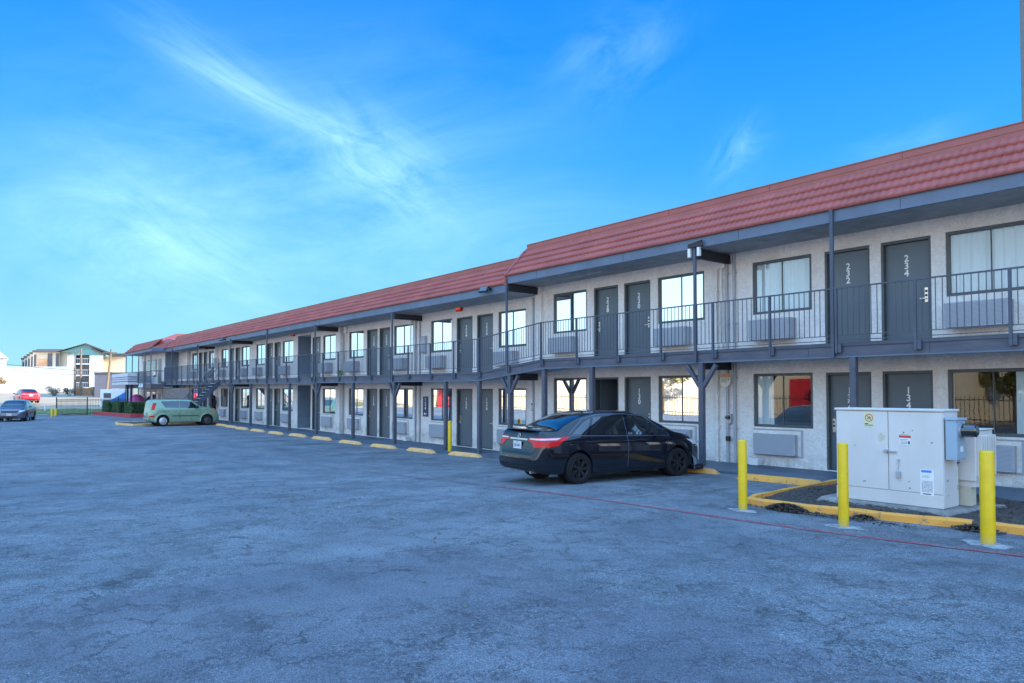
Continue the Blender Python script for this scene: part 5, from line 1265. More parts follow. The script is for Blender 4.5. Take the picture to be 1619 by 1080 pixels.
    mb = MB(); mb.lathe([(-.008, .052), (.0, .058), (.008, .052), (.008, .043), (-.008, .043), (-.008, .052)], 'x', 28); mb.beam((0, -.04, .012), (0, .04, .012), .01, .01); mb.beam((0, 0, -.035), (0, 0, .045), .01, .01)
    h = bvh.ray_cast(Vector((0, -4, .985)), Vector((0, 1, 0)), 5); o = make('badge', mb, 'chrome', e, (0, (h[0].y if h[0] else -yo) - .012, .985)); o.rotation_euler = (0, 0, R(-90))
    if not damaged:
        patch(bvh, [(-.45, 4.6 - yo, .62), (.45, 4.6 - yo, .62), (.52, 4.5 - yo, .74), (-.52, 4.5 - yo, .74)], (0, -1, 0), 'grille', 'black', e, 12, 4, .006)
        patch(bvh, [(-.5, 4.6 - yo, .30), (.5, 4.6 - yo, .30), (.45, 4.6 - yo, .40), (-.45, 4.6 - yo, .40)], (0, -1, 0), 'lower_grille', 'black', e, 12, 4, .006)
        licence(e, bvh, 2.3, .50, -1, "LRM 2083")
    else:
        # crumpled front right corner: torn bumper skin, exposed lamp and bracket
        mb = MB(); rr2 = random.Random(5)
        base = [(.50, 4.62, .30), (.74, 4.44, .27), (.84, 4.30, .25), (.88, 4.18, .27)]
        rows_ = 6; vs = []
        for j in range(rows_ + 1):
            for (x, y, z) in base:
                k = j / rows_; vs.append((x - .10 * k * k + rr2.uniform(-.012, .012), y - yo - .10 * k * k + rr2.uniform(-.02, .02), z - .10 + .62 * k + rr2.uniform(-.015, .015)))
        mb.add(vs, [(4 * j + q, 4 * j + q + 1, 4 * j + 5 + q, 4 * j + 4 + q) for j in range(rows_) for q in range(3)], 0, True); make('torn_bumper_skin', mb, 'scuff', e)
        mb = MB(); mb.box(.60, .86, 4.22 - yo, 4.52 - yo, .13, .26); mb.beam((.80, 4.16 - yo, .26), (.86, 4.42 - yo, .14), .10, .05); make('hanging_undertray', mb, 'black', e, bevel=.02)
        mb = MB(); mb.beam((.70, 4.10 - yo, .88), (.70, 4.13 - yo, .98), .05, .05); mb.beam((.66, 4.16 - yo, .86), (.78, 4.22 - yo, .80), .05, .04)
        for k in range(9):
            x, y, z = .62 + rr2.random() * .2, 4.12 + rr2.random() * .3 - yo, .58 + rr2.random() * .28
            mb.add([(x + rr2.uniform(-.07, .07), y + rr2.uniform(-.07, .07), z + rr2.uniform(-.07, .07)) for _ in range(4)], [(0, 1, 2), (0, 2, 3), (0, 1, 3), (1, 2, 3)])
        make('broken_headlamp', mb, 'scuff', e)
    for yy, st in ((-1.35, 0), (1.35, R(-4) if damaged else 0)):
        for s_ in (-1, 1): wheel(e, s_ * .775, yy, rim_r, s_, wheel_style, st)
    mb = MB(); mb.cyl((.45, -yo + .08, .27), (.45, -yo + .3, .27), .035, n=12); make('exhaust_tip', mb, 'galv', e)
    return e
sedan((-11.47, 11.74, zg(-11.4, 11.7) - .002), R(-7.4), 'p_black', "black four door sedan with crumpled front end parked nose in by room 130", 'black', True)

def soul(loc, rotz):
    e = empty('parked_car', loc, "pale green boxy hatchback parked nose in beside the far staircase", "car", None, rotz)
    body, bvh = build_body(SOU, 'p_green'); body.parent = e; yo = SOU['yoff']; liner(e, SOU)
    side_windows(bvh, [[(1.72, 1.10), (2.86, 1.07), (2.36, 1.50), (1.74, 1.53)], [(.86, 1.13), (1.68, 1.10), (1.70, 1.53), (.66, 1.50)]], e, yo)
    patch(bvh, [(-.60, -yo, 1.14), (.60, -yo, 1.14), (.56, -yo, 1.46), (-.56, -yo, 1.46)], (0, 1, -.05), 'rear_window', 'cglass', e, 12, 8, .005)
    patch(bvh, [(-.66, 2.98 - yo, 1.2), (.66, 2.98 - yo, 1.2), (.60, 2.44 - yo, 1.6), (-.60, 2.44 - yo, 1.6)], (0, -.4, -1), 'windscreen', 'cglass', e, 14, 10, .005)
    for s_ in (-1, 1):
        d = (-s_, 0, 0); X = s_ * .9
        for pts in ([(X, 1.72 - yo, 1.5), (X, 1.72 - yo, 1.1), (X, 1.70 - yo, .30)], [(X, 2.90 - yo, 1.06), (X, 2.82 - yo, .3)], [(X, .72 - yo, 1.12), (X, .78 - yo, .95), (X, .95 - yo, .76)]):
            line_patch(bvh, pts, d, .012, 'body_seam', 'black', e)
        patch(bvh, [(X, 1.30 - yo, .60), (X, 2.78 - yo, .60), (X, 2.80 - yo, .65), (X, 1.26 - yo, .65)], d, 'side_moulding', 'rim_steel', e, 18, 2, .022)
        for ty in (.92, 1.98):
            mb = MB(); mb.beam((s_ * .90, ty - yo, .93), (s_ * .90, ty + .19 - yo, .93), .022, .03); make('door_handle', mb, 'p_green', e, bevel=.008)
        m_ = MB(); m_.box(.90 if s_ > 0 else -1.07, 1.07 if s_ > 0 else -.90, 2.62 - yo, 2.74 - yo, 1.07, 1.24); m_.beam((s_ * .84, 2.7 - yo, 1.08), (s_ * .93, 2.7 - yo, 1.1), .05, .04); make('wing_mirror', m_, 'black', e, bevel=.03)
        patch(bvh, [(s_ * .84, .06 - yo, .98), (s_ * .93, .22 - yo, 1.0), (s_ * .87, .29 - yo, 1.40), (s_ * .78, .17 - yo, 1.42)], (-s_ * .7, .7, 0), 'tail_lamp', 'lampr', e, 8, 10, .010)
        patch(bvh, [(s_ * .70, -yo, .56), (s_ * .92, .22 - yo, .56), (s_ * .92, .22 - yo, .64), (s_ * .70, -yo, .64)], (-s_ * .55, .83, 0), 'reflector', 'lampr', e, 8, 4, .008)
        patch(bvh, [(s_ * .60, 4.0 - yo, .80), (s_ * .90, 3.66 - yo, .82), (s_ * .90, 3.52 - yo, .97), (s_ * .60, 3.9 - yo, .92)], (-s_ * .6, -.8, 0), 'headlamp', 'lampo', e, 10, 6, .008)
        # flared arches
        for yy in SOU['axles']:
            mb = MB(); n = 24; vs = []
            for i in range(n + 1):
                a = -.15 + (math.pi + .3) * i / n
                for q, (dr, xx) in enumerate(((-.012, .86), (0.0, .915), (.05, .90), (.11, .86))): vs.append((s_ * xx, yy + (.375 + dr) * math.cos(a), .335 + (.375 + dr) * math.sin(a)))
            mb.add(vs, [(4 * i + q, 4 * i + 4 + q, 4 * i + 5 + q, 4 * i + 1 + q) for i in range(n) for q in range(3)], 0, True); make('wheel_arch_flare', mb, 'p_green', e)
        mb = MB(); mb.beam((s_ * .60, .5 - yo, 1.66), (s_ * .61, 2.0 - yo, 1.66), .03, .025); make('roof_rail', mb, 'p_grey', e)
    patch(bvh, [(-.62, -yo, .36), (.62, -yo, .36), (.66, -yo, .50), (-.66, -yo, .50)], (0, 1, 0), 'bumper_insert', 'galv', e, 12, 4, .010)
    licence(e, bvh, -yo, .78, 1, "HNG 5512")
    for yy, stl in ((-1.275, 'hub'), (1.275, 'steel')):
        for s_ in (-1, 1): wheel(e, s_ * .79, yy, .325, s_, stl)
    return e
soul((-48.28, 12.0, zg(-48, 12)), R(0.5))
sedan((-63.1, 4.55, zg(-63, 4.5)), R(-90 - 15), 'p_grey', "grey brown sedan driving towards the camera at the far left of the lot", 'steel')
sedan((-93.6, 7.6, .70), R(90 + 6), 'p_red', "red sedan seen from behind on the sunlit ground beyond the lot", 'hub')

# ------------------------------------------------------------------ person by the staircase
def person(loc, rotz):
    e = empty('person', loc, "person in black hooded top and dark trousers standing beside the far staircase", "person", None, rotz)
    J = {'pel': (0, 0, .95), 'sp': (0, .01, 1.12), 'ch': (0, .0, 1.32), 'nk': (0, .02, 1.48), 'hd': (0, .05, 1.58), 'hd2': (0, .045, 1.70),
         'shL': (-.17, 0, 1.42), 'elL': (-.24, .04, 1.14), 'wrL': (-.20, .24, 1.02), 'shR': (.17, 0, 1.42), 'elR': (.25, .0, 1.14), 'wrR': (.23, .14, .92),
         'hpL': (-.10, 0, .90), 'knL': (-.11, .02, .50), 'anL': (-.11, -.02, .09), 'toL': (-.12, .15, .04), 'hpR': (.10, 0, .90), 'knR': (.12, .03, .50), 'anR': (.13, 0, .09), 'toR': (.15, .16, .04)}
    Rd = {'pel': .14, 'sp': .135, 'ch': .15, 'nk': .06, 'hd': .085, 'hd2': .09, 'shL': .07, 'elL': .052, 'wrL': .036, 'shR': .07, 'elR': .052, 'wrR': .036, 'hpL': .095, 'knL': .065, 'anL': .045, 'toL': .035, 'hpR': .095, 'knR': .065, 'anR': .045, 'toR': .035}
    Eg = [('pel', 'sp'), ('sp', 'ch'), ('ch', 'nk'), ('nk', 'hd'), ('hd', 'hd2'), ('ch', 'shL'), ('shL', 'elL'), ('elL', 'wrL'), ('ch', 'shR'), ('shR', 'elR'), ('elR', 'wrR'), ('pel', 'hpL'), ('hpL', 'knL'), ('knL', 'anL'), ('anL', 'toL'), ('pel', 'hpR'), ('hpR', 'knR'), ('knR', 'anR'), ('anR', 'toR')]
    # fingers
    for s_, w_ in (('L', J['wrL']), ('R', J['wrR'])):
        dd = Vector((0, .8, -.3)).normalized() if s_ == 'L' else Vector((0, .5, -.85)).normalized()
        pm = Vector(w_) + dd * .08; J['pm' + s_] = tuple(pm); Rd['pm' + s_] = .03; Eg.append(('wr' + s_, 'pm' + s_))
        for k in range(4):
            b = pm + Vector(((k - 1.5) * .019, 0, 0)) + dd * .02; t_ = b + dd * (.07 - .008 * abs(k - 1.3)) + Vector((0, -.01, -.025))
            J['f%s%d' % (s_, k)] = tuple(b); J['g%s%d' % (s_, k)] = tuple(t_); Rd['f%s%d' % (s_, k)] = .009; Rd['g%s%d' % (s_, k)] = .007; Eg += [('pm' + s_, 'f%s%d' % (s_, k)), ('f%s%d' % (s_, k), 'g%s%d' % (s_, k))]
        sx__ = .035 if s_ == 'L' else -.035; t0 = Vector(w_) + dd * .04 + Vector((sx__, 0, 0)); J['t' + s_] = tuple(t0); J['u' + s_] = tuple(t0 + dd * .05); Rd['t' + s_] = .011; Rd['u' + s_] = .008; Eg += [('wr' + s_, 't' + s_), ('t' + s_, 'u' + s_)]
    ks = list(J); me = bpy.data.meshes.new('body'); me.from_pydata([J[k] for k in ks], [(ks.index(a), ks.index(b)) for a, b in Eg], [])
    M['p_cloth'] = simple("black_cloth", (0.015, 0.016, 0.02), .9)
    o = bpy.data.objects.new('body', me); COL.objects.link(o); sk = o.modifiers.new('s', 'SKIN'); sb = o.modifiers.new('d', 'SUBSURF'); sb.levels = 2; sb.render_levels = 2
    for i, k in enumerate(ks):
        me.skin_vertices[0].data[i].radius = (Rd[k], Rd[k] * (.75 if k in ('pel', 'sp', 'ch') else 1)); me.skin_vertices[0].data[i].use_root = (k == 'pel')
    dg = bpy.context.evaluated_depsgraph_get(); m2 = bpy.data.meshes.new_from_object(o.evaluated_get(dg)); o.modifiers.clear(); o.data = m2
    M['skin'] = simple("skin", (0.16, 0.09, 0.06), .6); m2.materials.clear(); m2.materials.append(M['p_cloth']); m2.materials.append(M['skin'])
    for p_ in m2.polygons:
        c = p_.center; p_.use_smooth = True
        if (c.z > 1.53 and c.y > .07) or (c.z < 1.03 and c.y > .17 and c.z > .7): p_.material_index = 1
    o.parent = e
    mb = MB(); n = 16
    prof = [(1.47, .10), (1.56, .115), (1.66, .12), (1.74, .10), (1.785, .05), (1.795, .001)]
    vs = []
    for i in range(n + 1):
        a = R(-60) - R(240) * i / n + math.pi / 2 + R(150) - R(90)
        for z, r_ in prof: vs.append((r_ * math.sin(2 * math.pi * i / n * .72 + R(50)), .035 + r_ * 1.1 * math.cos(2 * math.pi * i / n * .72 + R(50)), z))
    mb.add(vs, [(i * 6 + q, i * 6 + 6 + q, i * 6 + 7 + q, i * 6 + 1 + q) for i in range(n) for q in range(5)], 0, True); make('hood', mb, 'p_cloth', e)
    mb = MB(); mb.cyl((0, .135, 1.615), (0, .165, 1.60), .014, .008, 8); make('nose', mb, 'skin', e)
person((-52.0, 15.0, zr(-52) + .04), R(200))

# ------------------------------------------------------------------ far left: planter, fence, buildings beyond
def leafy(mb, c, sx, sy, sz, n, s_, boxy=False, seed=1):
    rr = random.Random(seed)
    for _ in range(n):
        if boxy:
            p_ = Vector((rr.uniform(-1, 1), rr.uniform(-1, 1), rr.uniform(-1, 1))); k = rr.choice((0, 1, 2)); p_[k] = (1 if p_[k] > 0 else -1) * rr.uniform(.85, 1.04)
        else:
            p_ = Vector((rr.gauss(0, 1), rr.gauss(0, 1), rr.gauss(0, 1))).normalized() * rr.uniform(.6, 1.05)
        q = Vector((c[0] + p_.x * sx, c[1] + p_.y * sy, c[2] + p_.z * sz))
        u = Vector((rr.uniform(-1, 1), rr.uniform(-1, 1), rr.uniform(-1, 1))).normalized() * s_; v = u.orthogonal().normalized() * s_ * .6
        mb.quad(q - u, q - v, q + u, q + v)
M['hedge'] = simple("hedge_leaf", (0.045, 0.11, 0.035), 0.7, var=.5, vs=6); M['hcore'] = simple("hedge_inside", (0.012, 0.022, 0.01), 0.9)
HP = [(-72.6, 12.2, "leftmost clipped box hedge in the red kerbed planter"), (-69.8, 12.5, "middle clipped box hedge in the red kerbed planter"), (-66.6, 12.9, "rightmost clipped box hedge, next to the sign poles")]
for i, (x, y, lab) in enumerate(HP):
    e = empty('hedge', (x, y, .1), lab, "hedge", "clipped hedges in the planter")
    mb = MB(); mb.box(-1.25, 1.25, -.45, .45, 0, .86); make('branches', mb, 'hcore', e, bevel=.12)
    mb = MB(); leafy(mb, (0, 0, .46), 1.33, .52, .46, 5200, .045, True, i); make('leaves', mb, 'hedge', e)
O_ = (-69.5, 12.3, 0); e = empty('planter_kerb', O_, "raised red painted kerb round the hedge planter", "planter")
mb = MB(); mb.add([(-75.2, 11.2, -.3), (-64.6, 12.2, -.3), (-64.6, 13.4, -.3), (-75.2, 13.3, -.3), (-75.2, 11.2, .10), (-64.6, 12.2, .10), (-64.6, 13.4, .10), (-75.2, 13.3, .10)], [(0, 3, 2, 1), (4, 5, 6, 7), (0, 1, 5, 4), (1, 2, 6, 5), (2, 3, 7, 6), (3, 0, 4, 7)]); lp('kerb', mb, 'redkerb', e, O_, bevel=.02)
mb = MB(); mb.add([(-75.0, 11.42, .105), (-64.8, 12.4, .105), (-64.8, 13.3, .105), (-75.0, 13.2, .105)], [(0, 1, 2, 3)]); lp('mulch', mb, 'mulch', e, O_)
# iron fence
O_ = (-72, 9, -.2); e = empty('iron_fence', O_, "black iron picket fence across the far end of the lot", "fence")
A1, A2, A3 = Vector((-72.7, 8.05)), Vector((-75.9, 10.8)), Vector((-77.5, 13.6))
for a, b in ((A1, A2), (A2, A3), (A3, Vector((-77.8, 17.5)))):
    mb = MB(); n = int((b - a).length / .16)
    for i in range(1, n):
        p_ = a.lerp(b, i / n); mb.box(p_.x - .012, p_.x + .012, p_.y - .012, p_.y + .012, -.22, 1.28)
    for z in (-.05, 1.05, 1.17): mb.beam((a.x, a.y, z), (b.x, b.y, z), .03, .03)
    lp('picket_panel', mb, 'black', e, O_)
for p_ in (A1, A2, A3):
    mb = MB(); mb.box(p_.x - .04, p_.x + .04, p_.y - .04, p_.y + .04, -.3, 1.40); lp('fence_post', mb, 'black', e, O_)
bollard(-70.7, 7.52, .68, .09, "short yellow bollard left of the far fence end post", False, "short bollards by the far fence")
bollard(-72.2, 7.95, .68, .09, "short yellow bollard touching the far fence end post", False, "short bollards by the far fence")
e = tag(make('marker_post', (lambda b: (b.box(-.07, .07, -.05, .05, -.1, .75), b)[1])(MB()), 'white', None, (-82.5, 8.2, zfar(-82.5, 8.2)), bevel=.03), "small white marker post on the grass verge left of the fence", "marker post")

# beyond: buildings
M['hot_white'] = simple("white_render", (0.80, 0.78, 0.74), 0.8, var=.04); M['cream_wall'] = simple("cream_siding", (0.62, 0.58, 0.48), 0.8, var=.06); M['tan'] = simple("tan_brick", (0.55, 0.34, 0.20), 0.85); M['teal'] = simple("teal_gable_siding", (0.16, 0.34, 0.31), 0.7, var=.05)
M['greyroof'] = simple("grey_shingle", (0.11, 0.10, 0.09), 0.85); M['darkwin'] = simple("dark_windows", (0.05, 0.065, 0.09), 0.2); M['greybld'] = simple("grey_block_wall", (0.20, 0.19, 0.215), 0.8); M['brown'] = simple("brown_timber", (0.30, 0.18, 0.10), 0.9)
VA = Vector((AX[0], AX[1], 0)); VR = Vector((.620, .784, 0))
def frame_at(d, r_, z):          # point d metres out along the view street, r_ metres to its right
    return Vector((AX[0] * d + .620 * r_, AX[1] * d + .784 * r_, z))
TH = math.atan2(VR.y, VR.x)
def bld(name, d, r_, z, label, cat): return empty(name, tuple(frame_at(d, r_, z)), label, cat, None, TH)
SKEW = {}
def bp(par, name, mb, mat, **k):      # buildings whose side walls run back at an angle
    sk = SKEW.get(par.name.split('.')[0], 0)
    mb.v = [(x + sk * max(0, y), y, z) for x, y, z in mb.v]
    return make(name, mb, mat, par, **k)    # local x = right, y = away, z up
SKEW.update({'warehouse': -.62, 'white_house': -.72, 'apartment_building': -.58, 'grey_building': -.50})
# long white building
b = bld('warehouse', 110, -58, 1.6, "long low white rendered building glaring in the sun at far left", "building")
mb = MB(); mb.box(-40, -8.3, 0, 14, -.6, 3.95); bp(b, 'wall', mb, 'hot_white'); mb = MB(); mb.box(-40.1, -8.2, -.05, .15, 3.95, 4.10); bp(b, 'parapet', mb, 'hot_white')
mb = MB()
for x in fr(-36, -10, 5.0): mb.box(x, x + 1.2, -.06, .0, -.2, .25)
bp(b, 'base_vent', mb, 'brown')
b = bld('white_house', 140, -98.5, 2, "pale white gabled building at the left edge behind the warehouse", "building")
mb = MB(); mb.box(-14, 1.2, 0, 12, -1, 6.4); bp(b, 'wall', mb, 'hot_white'); mb = MB(); mb.add([(-14, -.4, 6.4), (1.8, -.4, 6.4), (-.2, -.4, 7.9), (-14, -.4, 7.9), (-14, 12, 6.4), (1.8, 12, 6.4), (-.2, 12, 7.9), (-14, 12, 7.9)], [(0, 1, 2, 3), (4, 7, 6, 5), (1, 5, 6, 2), (3, 2, 6, 7)]); bp(b, 'roof', mb, 'hot_white')
# apartment block, three storeys, teal gable
b = bld('apartment_building', 150, -86, 2.0, "three storey cream apartment block with teal gable and open balconies", "building")
# px per metre there: 7.67 ; r = (x-809.5)/7.67 ; local x = r+86
def lx(px): return (px - 809.5) / 7.67 + 86
def lz(py): return (588 - py) / 7.67 + 1.85 + 150 * 0.0278 - 2.0
mb = MB(); mb.box(lx(56), lx(93), 2, 20, -2, lz(556)); mb.box(lx(93), lx(164), 3, 20, -2, lz(556)); mb.box(lx(164), lx(200), 5, 20, -2, lz(562)); bp(b, 'wall', mb, 'cream_wall')
mb = MB(); mb.box(lx(57), lx(73), 1.9, 1.99, lz(584), lz(566)); bp(b, 'brick_panel', mb, 'tan')
mb = MB(); mb.box(lx(141), lx(163), 1.0, 2.9, -2, lz(561)); mb.box(lx(106), lx(117), 1.0, 2.9, lz(580), lz(561)); bp(b, 'stair_tower', mb, 'hot_white')
for (x0, x1) in ((74, 81), (87, 92)):
    for k in range(3):
        mb = MB(); mb.box(lx(x0), lx(x1), 1.9, 1.985, lz(582) + k * 0 + (.2), lz(558)) if k == 0 else None
        if k == 0: bp(b, 'window', mb, 'darkwin')
for (y0, y1) in ((561, 574), (577, 592), (595, 612)):
    mb = MB(); mb.box(lx(120), lx(140), 2.4, 2.99, lz(y1), lz(y0)); bp(b, 'balcony_opening', mb, 'darkwin')
    mb = MB(); mb.box(lx(118), lx(141), 1.2, 2.2, lz(y1) - .28, lz(y1)); 
    for q in fr(lx(119), lx(140), .35): mb.box(q, q + .05, 1.2, 1.25, lz(y1), lz(y1) + .9)
    mb.box(lx(119), lx(140), 1.18, 1.26, lz(y1) + .9, lz(y1) + 1.0); bp(b, 'balcony', mb, 'hot_white')
# gable and roofs
mb = MB(); pk = (lx(133), lz(543.5)); l_ = (lx(94), lz(556)); r_ = (lx(183), lz(561))
mb.add([(l_[0], 1.6, l_[1]), (r_[0] - 2, 1.6, l_[1] - .4), (pk[0], 1.6, pk[1]), (l_[0], 12, l_[1]), (r_[0] - 2, 12, l_[1] - .4), (pk[0], 12, pk[1])], [(0, 1, 2), (3, 5, 4), (0, 3, 4, 1), (0, 2, 5, 3), (1, 4, 5, 2)]); bp(b, 'gable', mb, 'teal')
mb = MB(); mb.beam((pk[0], 4, pk[1] + .1), (lx(183), 4, lz(561.5)), 6, .35); mb.beam((pk[0], 4, pk[1] + .1), (l_[0] - 1, 4, l_[1]), 6, .12); bp(b, 'roof', mb, 'greyroof')
mb = MB(); mb.add([(lx(106), .8, lz(561)), (lx(165), .8, lz(561)), (lx(143), .8, lz(551)), (lx(106), 1.5, lz(561)), (lx(165), 1.5, lz(561)), (lx(143), 1.5, lz(551))], [(0, 1, 2), (3, 5, 4), (0, 3, 4, 1), (0, 2, 5, 3), (1, 4, 5, 2)]); bp(b, 'porch_gable', mb, 'teal')
mb = MB(); mb.beam((lx(143), .9, lz(550.5)), (lx(165.5), .9, lz(561)), .8, .3); bp(b, 'porch_roof_edge', mb, 'greyroof')
mb = MB(); mb.add([(lx(53), 1, lz(556)), (lx(96), 1, lz(556)), (lx(96), 5, lz(549.5)), (lx(55), 5, lz(549.5)), (lx(53), 18, lz(556)), (lx(96), 18, lz(556))], [(0, 1, 2, 3), (0, 3, 4), (3, 2, 5, 4)]); mb.box(lx(175), lx(202), 4.5, 12, lz(562), lz(557)); bp(b, 'roof', mb, 'greyroof')
# receding left wing with stepped bays
for k in range(5):
    x1 = lx(56 - 6 * k); yy = 2 + 5.0 * (k + 1) * 1.4
    mb = MB(); mb.box(x1 - .75, x1 + .0, 2.0 + 2 * k, 4 + 2 * k, -2, lz(556) - .3 * k); bp(b, 'wall', mb, 'cream_wall')
    mb = MB(); mb.box(x1 - .5, x1 - .12, 1.9 + 2 * k, 1.99 + 2 * k, -1, lz(560) - .3 * k); bp(b, 'window', mb, 'darkwin')
    mb = MB(); mb.box(x1 - .85, x1 + .05, 1.6 + 2 * k, 4 + 2 * k, lz(556) - .3 * k, lz(553) - .3 * k); bp(b, 'roof', mb, 'greyroof')
# grey building behind the wing, brown fence, sheds
b = bld('grey_building', 95, -54, 1.4, "plain grey block building beyond the fence, left of the motel's far end", "building")
mb = MB(); mb.box(-.5, 4.6, 0, 10, -.8, 2.9); bp(b, 'wall', mb, 'greybld'); mb = MB(); mb.box(-.6, 4.7, -.1, 10.1, 2.9, 3.02); bp(b, 'roof', mb, 'greyroof')
b = bld('timber_fence', 100, -58, 1.5, "brown timber board fence below the apartment block", "fence")
mb = MB()
for x in fr(-2, 6.0, .22): mb.box(x, x + .19, 0, .04, -.3, 1.0 + .1 * math.sin(x * 3))
bp(b, 'boards', mb, 'brown')
b = bld('shed', 75, -42.4, .3, "small white shed with dark windows beyond the iron fence", "shed")
mb = MB(); mb.box(-.0, 1.3, 0, 2, -.6, 1.85); bp(b, 'wall', mb, 'hot_white'); mb = MB(); mb.box(.35, 1.1, -.03, 0, .95, 1.45); mb.box(.35, 1.1, -.03, 0, .2, .75); bp(b, 'window', mb, 'darkwin')
M['bluec'] = simple("blue_tarpaulin", (0.02, 0.16, 0.50), 0.6); M['pink'] = simple("pink_inflatable", (0.75, 0.12, 0.45), 0.5)
b = bld('canopy_tent', 72, -39.6, .2, "white sided market tent with a blue sloping cover", "tent")
mb = MB(); mb.add([(0, 0, .3), (1.3, 0, .9), (1.3, 0, 1.9), (0, 0, 2.0), (0, 1.5, .3), (1.3, 1.5, .9), (1.3, 1.5, 1.9), (0, 1.5, 2.0)], [(0, 1, 2, 3), (4, 7, 6, 5), (0, 4, 5, 1), (3, 2, 6, 7), (0, 3, 7, 4), (1, 5, 6, 2)]); bp(b, 'side_sheet', mb, 'hot_white')
mb = MB(); mb.add([(-.1, -.3, .75), (1.5, -.3, 1.65), (1.5, -.3, .75), (-.1, -.15, .75), (1.5, -.15, 1.65), (1.5, -.15, .75)], [(0, 2, 1), (3, 4, 5), (0, 1, 4, 3), (1, 2, 5, 4), (0, 3, 5, 2)]); bp(b, 'blue_cover', mb, 'bluec')
for x in (0, 1.45): mb = MB(); mb.box(x - .03, x + .03, -.2, -.14, -.4, 1.0); bp(b, 'leg', mb, 'galv')
b = bld('bounce_tent', 66, -34.0, .1, "small round pink pop up tent behind the hedges", "tent")
mb = MB(); vs = []
for i in range(13):
    for j in range(9):
        a = math.pi * i / 12; c = math.pi / 2 * j / 8; vs.append((.85 * math.cos(c) * math.cos(2 * a), .85 * math.cos(c) * math.sin(2 * a), .45 + 1.1 * math.sin(c) if j else .1))
mb.add(vs, [(i * 9 + j, i * 9 + 9 + j, i * 9 + 10 + j, i * 9 + 1 + j) for i in range(12) for j in range(8)], 0, True); bp(b, 'cover', mb, 'pink')
M['polewood'] = simple("utility_pole_wood", (0.20, 0.155, 0.12), 0.9, var=.2)
for i, (d, px, top, bot, r0, lab) in enumerate(((100, 119, 553, 622, .13, "thin utility pole left of the balconies of the apartment block"), (100, 128, 551, 622, .15, "utility pole before the apartment block's open balconies"), (90, 174, 552, 620, .17, "thick leaning utility pole right of the apartment gable"))):
    r_ = (px - 809.5) / 1150 * d; zb_ = (588 - bot) / 1150 * d + 1.85 + d * .0278; zt_ = (588 - top) / 1150 * d + 1.85 + d * .0278
    b = bld('utility_pole', d, r_, zb_, lab, "utility pole"); b['group'] = "wooden utility poles beyond the fence"
    mb = MB(); mb.cyl((0 if i < 2 else -.45, 0, -.8), (0 if i < 2 else .15, 0, zt_ - zb_), r0, r0 * .75, 10); bp(b, 'pole', mb, 'polewood')
    mb = MB(); mb.box(-.9, .9, -.1, .0, zt_ - zb_ - .5, zt_ - zb_ - .4) if i != 1 else mb.box(-.1, .1, -.1, 0, 2, 2.3); bp(b, 'crossarm', mb, 'polewood')
def wire(p0, p1, sag, r_, label):
    mb = MB(); n = 20; P_ = [Vector(p0).lerp(Vector(p1), i / n) - Vector((0, 0, sag * 4 * (i / n) * (1 - i / n))) for i in range(n + 1)]
    for a, c in zip(P_[:-1], P_[1:]): mb.cyl(a, c, r_, n=5, cap=False)
    tag(make('overhead_wire', mb, 'dark'), label, "cable", "overhead cables at far left")
wire(frame_at(100, -76, 6.6), frame_at(90, -49.5, 4.3), .3, .025, "upper sagging overhead cable crossing before the apartment block")
wire(frame_at(100, -76, 5.9), frame_at(90, -49.5, 4.0), .5, .02, "lower sagging overhead cable crossing before the apartment block")
# trees and shrubs
M['autumn'] = simple("yellow_orange_leaves", (0.45, 0.28, 0.06), 0.8, var=.4, vs=3); M['scrub'] = simple("scrub_leaves", (0.16, 0.14, 0.10), 0.9, var=.5, vs=3); M['bark'] = simple("bark", (0.10, 0.075, 0.055), .9)
M['treeleaf'] = simple("tree_leaves", (0.13, 0.14, 0.035), 0.8, var=.5, vs=2)
def tree(x, y, z, h, cr, mat, label, n, s_, seed, cat="tree", group=None, name='tree'):
    e = empty(name, (x, y, z), label, cat, group); rr = random.Random(seed)
    mb = MB(); top = h * .45; mb.cyl((0, 0, -.2), (0, 0, top), .05 * h ** .5 * 1.3, .03 * h ** .5, 8)
    cl = []
    for k in range(9):
        a = rr.random() * 6.28; r_ = rr.uniform(.25, .75) * cr; zz = h * rr.uniform(.5, .92); c = Vector((math.cos(a) * r_, math.sin(a) * r_, zz)); cl.append(c); mb.cyl((0, 0, top * rr.uniform(.6, 1)), c, .05, .015, 5)
    make('trunk', mb, 'bark', e)
    mb = MB()
    for k, c in enumerate(cl + [Vector((0, 0, h * .85))]): leafy(mb, c, cr * rr.uniform(.28, .5), cr * rr.uniform(.28, .5), cr * rr.uniform(.22, .4), n, s_, False, seed + k)
    make('crown', mb, mat, e); return e
def bush(x, y, z, h, mat, label, seed, group):
    e = empty('bush', (x, y, z), label, 'bush', group); rr = random.Random(seed)
    mb = MB()
    for k in range(9):
        a = rr.random() * 6.28; mb.cyl((0, 0, -.2), (math.cos(a) * h * .45, math.sin(a) * h * .45, h * rr.uniform(.6, 1)), .03, .01, 5)
    make('stems', mb, 'bark', e); mb = MB()
    for k in range(7): leafy(mb, (rr.uniform(-.5, .5) * h, rr.uniform(-.4, .4) * h, h * rr.uniform(.25, .8)), h * .32, h * .3, h * .26, 90, .07, False, seed + k)
    make('leaves', mb, mat, e)
p_ = frame_at(100, -71.2, 1.6); tree(p_.x, p_.y, p_.z, 2.3, 1.3, 'autumn', "low yellow orange tree at the left edge before the warehouse", 160, .10, 5)
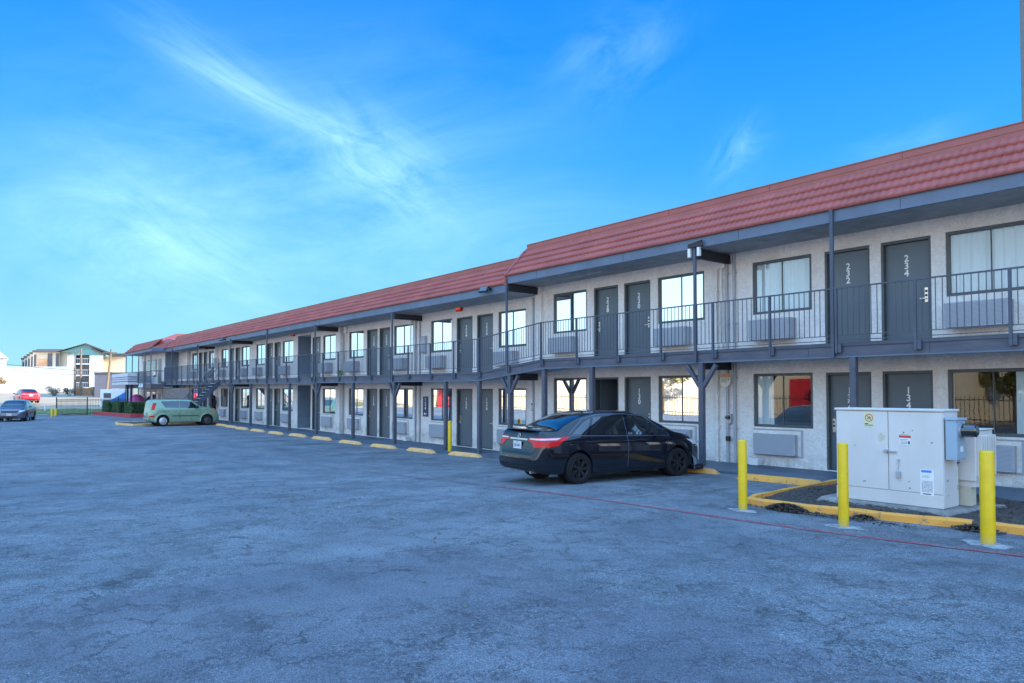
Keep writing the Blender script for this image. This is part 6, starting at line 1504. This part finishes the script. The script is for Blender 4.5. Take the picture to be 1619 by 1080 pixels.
for i, (r_, d, h, lab) in enumerate(((-62.3, 99, 1.5, "scrubby brown bush left of the fence's end post"), (-60.2, 99, 1.1, "grey brown bush right of the fence's end post"), (-56.2, 98, 1.6, "taller grey bush in front of the timber fence"), (-54.0, 96, 1.3, "brown bush before the grey building"))):
    p_ = frame_at(d, r_, 1.3); bush(p_.x, p_.y, p_.z, h, 'scrub', lab, 20 + i, "scrub bushes beyond the fence")

# ------------------------------------------------------------------ across the lot, behind the camera (seen in the windows)
b = empty('storage_building', (-70, -30, -.5), "long cream building with red shutters across the lot", "building")
mb = MB(); mb.box(-75, 47, -12, 0, -.2, 6.2); make('wall', mb, 'cream_wall', b)
mb = MB()
for x in (33, 38.5, 8, 14, -20, -28, -50): mb.box(x, x + 3.4, 0, .08, 0, 3.6)
M['redshut'] = simple("red_shutter", (0.55, 0.03, 0.05), .5); make('shutter', mb, 'redshut', b)
mb = MB(); mb.box(-75, 47, 0, .1, 5.0, 5.5); make('fascia_band', mb, 'redshut', b)
b = empty('shop_building', (-12, -38, -.5), "low white shop with a brown sign across the lot", "building")
mb = MB(); mb.box(-5, 22, -10, 0, -.2, 4.2); make('wall', mb, 'hot_white', b); mb = MB(); mb.box(-4, 8, 0, .2, 4.2, 5.4); make('fascia_sign', mb, 'brown', b)
b = empty('lot_fence', (-30, -21, 0), "black iron picket fence along the other side of the lot", "fence")
mb = MB()
for x in fr(-60, 50, .28): mb.box(x, x + .03, 0, .03, -.3, 1.6)
mb.box(-60, 50, 0, .03, 1.3, 1.36); mb.box(-60, 50, 0, .03, 0, .05); make('pickets', mb, 'black', b)
for i, (x, y, h) in enumerate(((-26, -24, 6.5), (-48, -25, 7.5), (-55, -24, 6.0), (-90, -25, 8.0), (-21, -36, 5.5), (-17.5, -44, 6.5))):
    tree(x, y, -.4, h, 2.6, 'autumn' if i % 3 == 0 else 'treeleaf', ["leafy tree across the lot beside the iron fence"][0], 420, .16, 50 + i, "tree", "trees across the lot")
for ob in bpy.data.objects:
    if ob.get('group') == "trees across the lot": ob['label'] = "leafy tree across the lot beside the iron fence"
M['mastg'] = simple('mast_grey_paint', (0.13, 0.14, 0.14), .6)
# tall pale sign mast behind the motel at the right edge
O_ = (-4.6, 24, 0); e = empty('sign_mast', (-7.161, 24.4, 6), "tall pale grey mast rising behind the roof at the right edge", "mast")
mb = MB(); mb.box(-.0, .8, 0, .8, .3, 14); make('mast', mb, 'mastg', e)
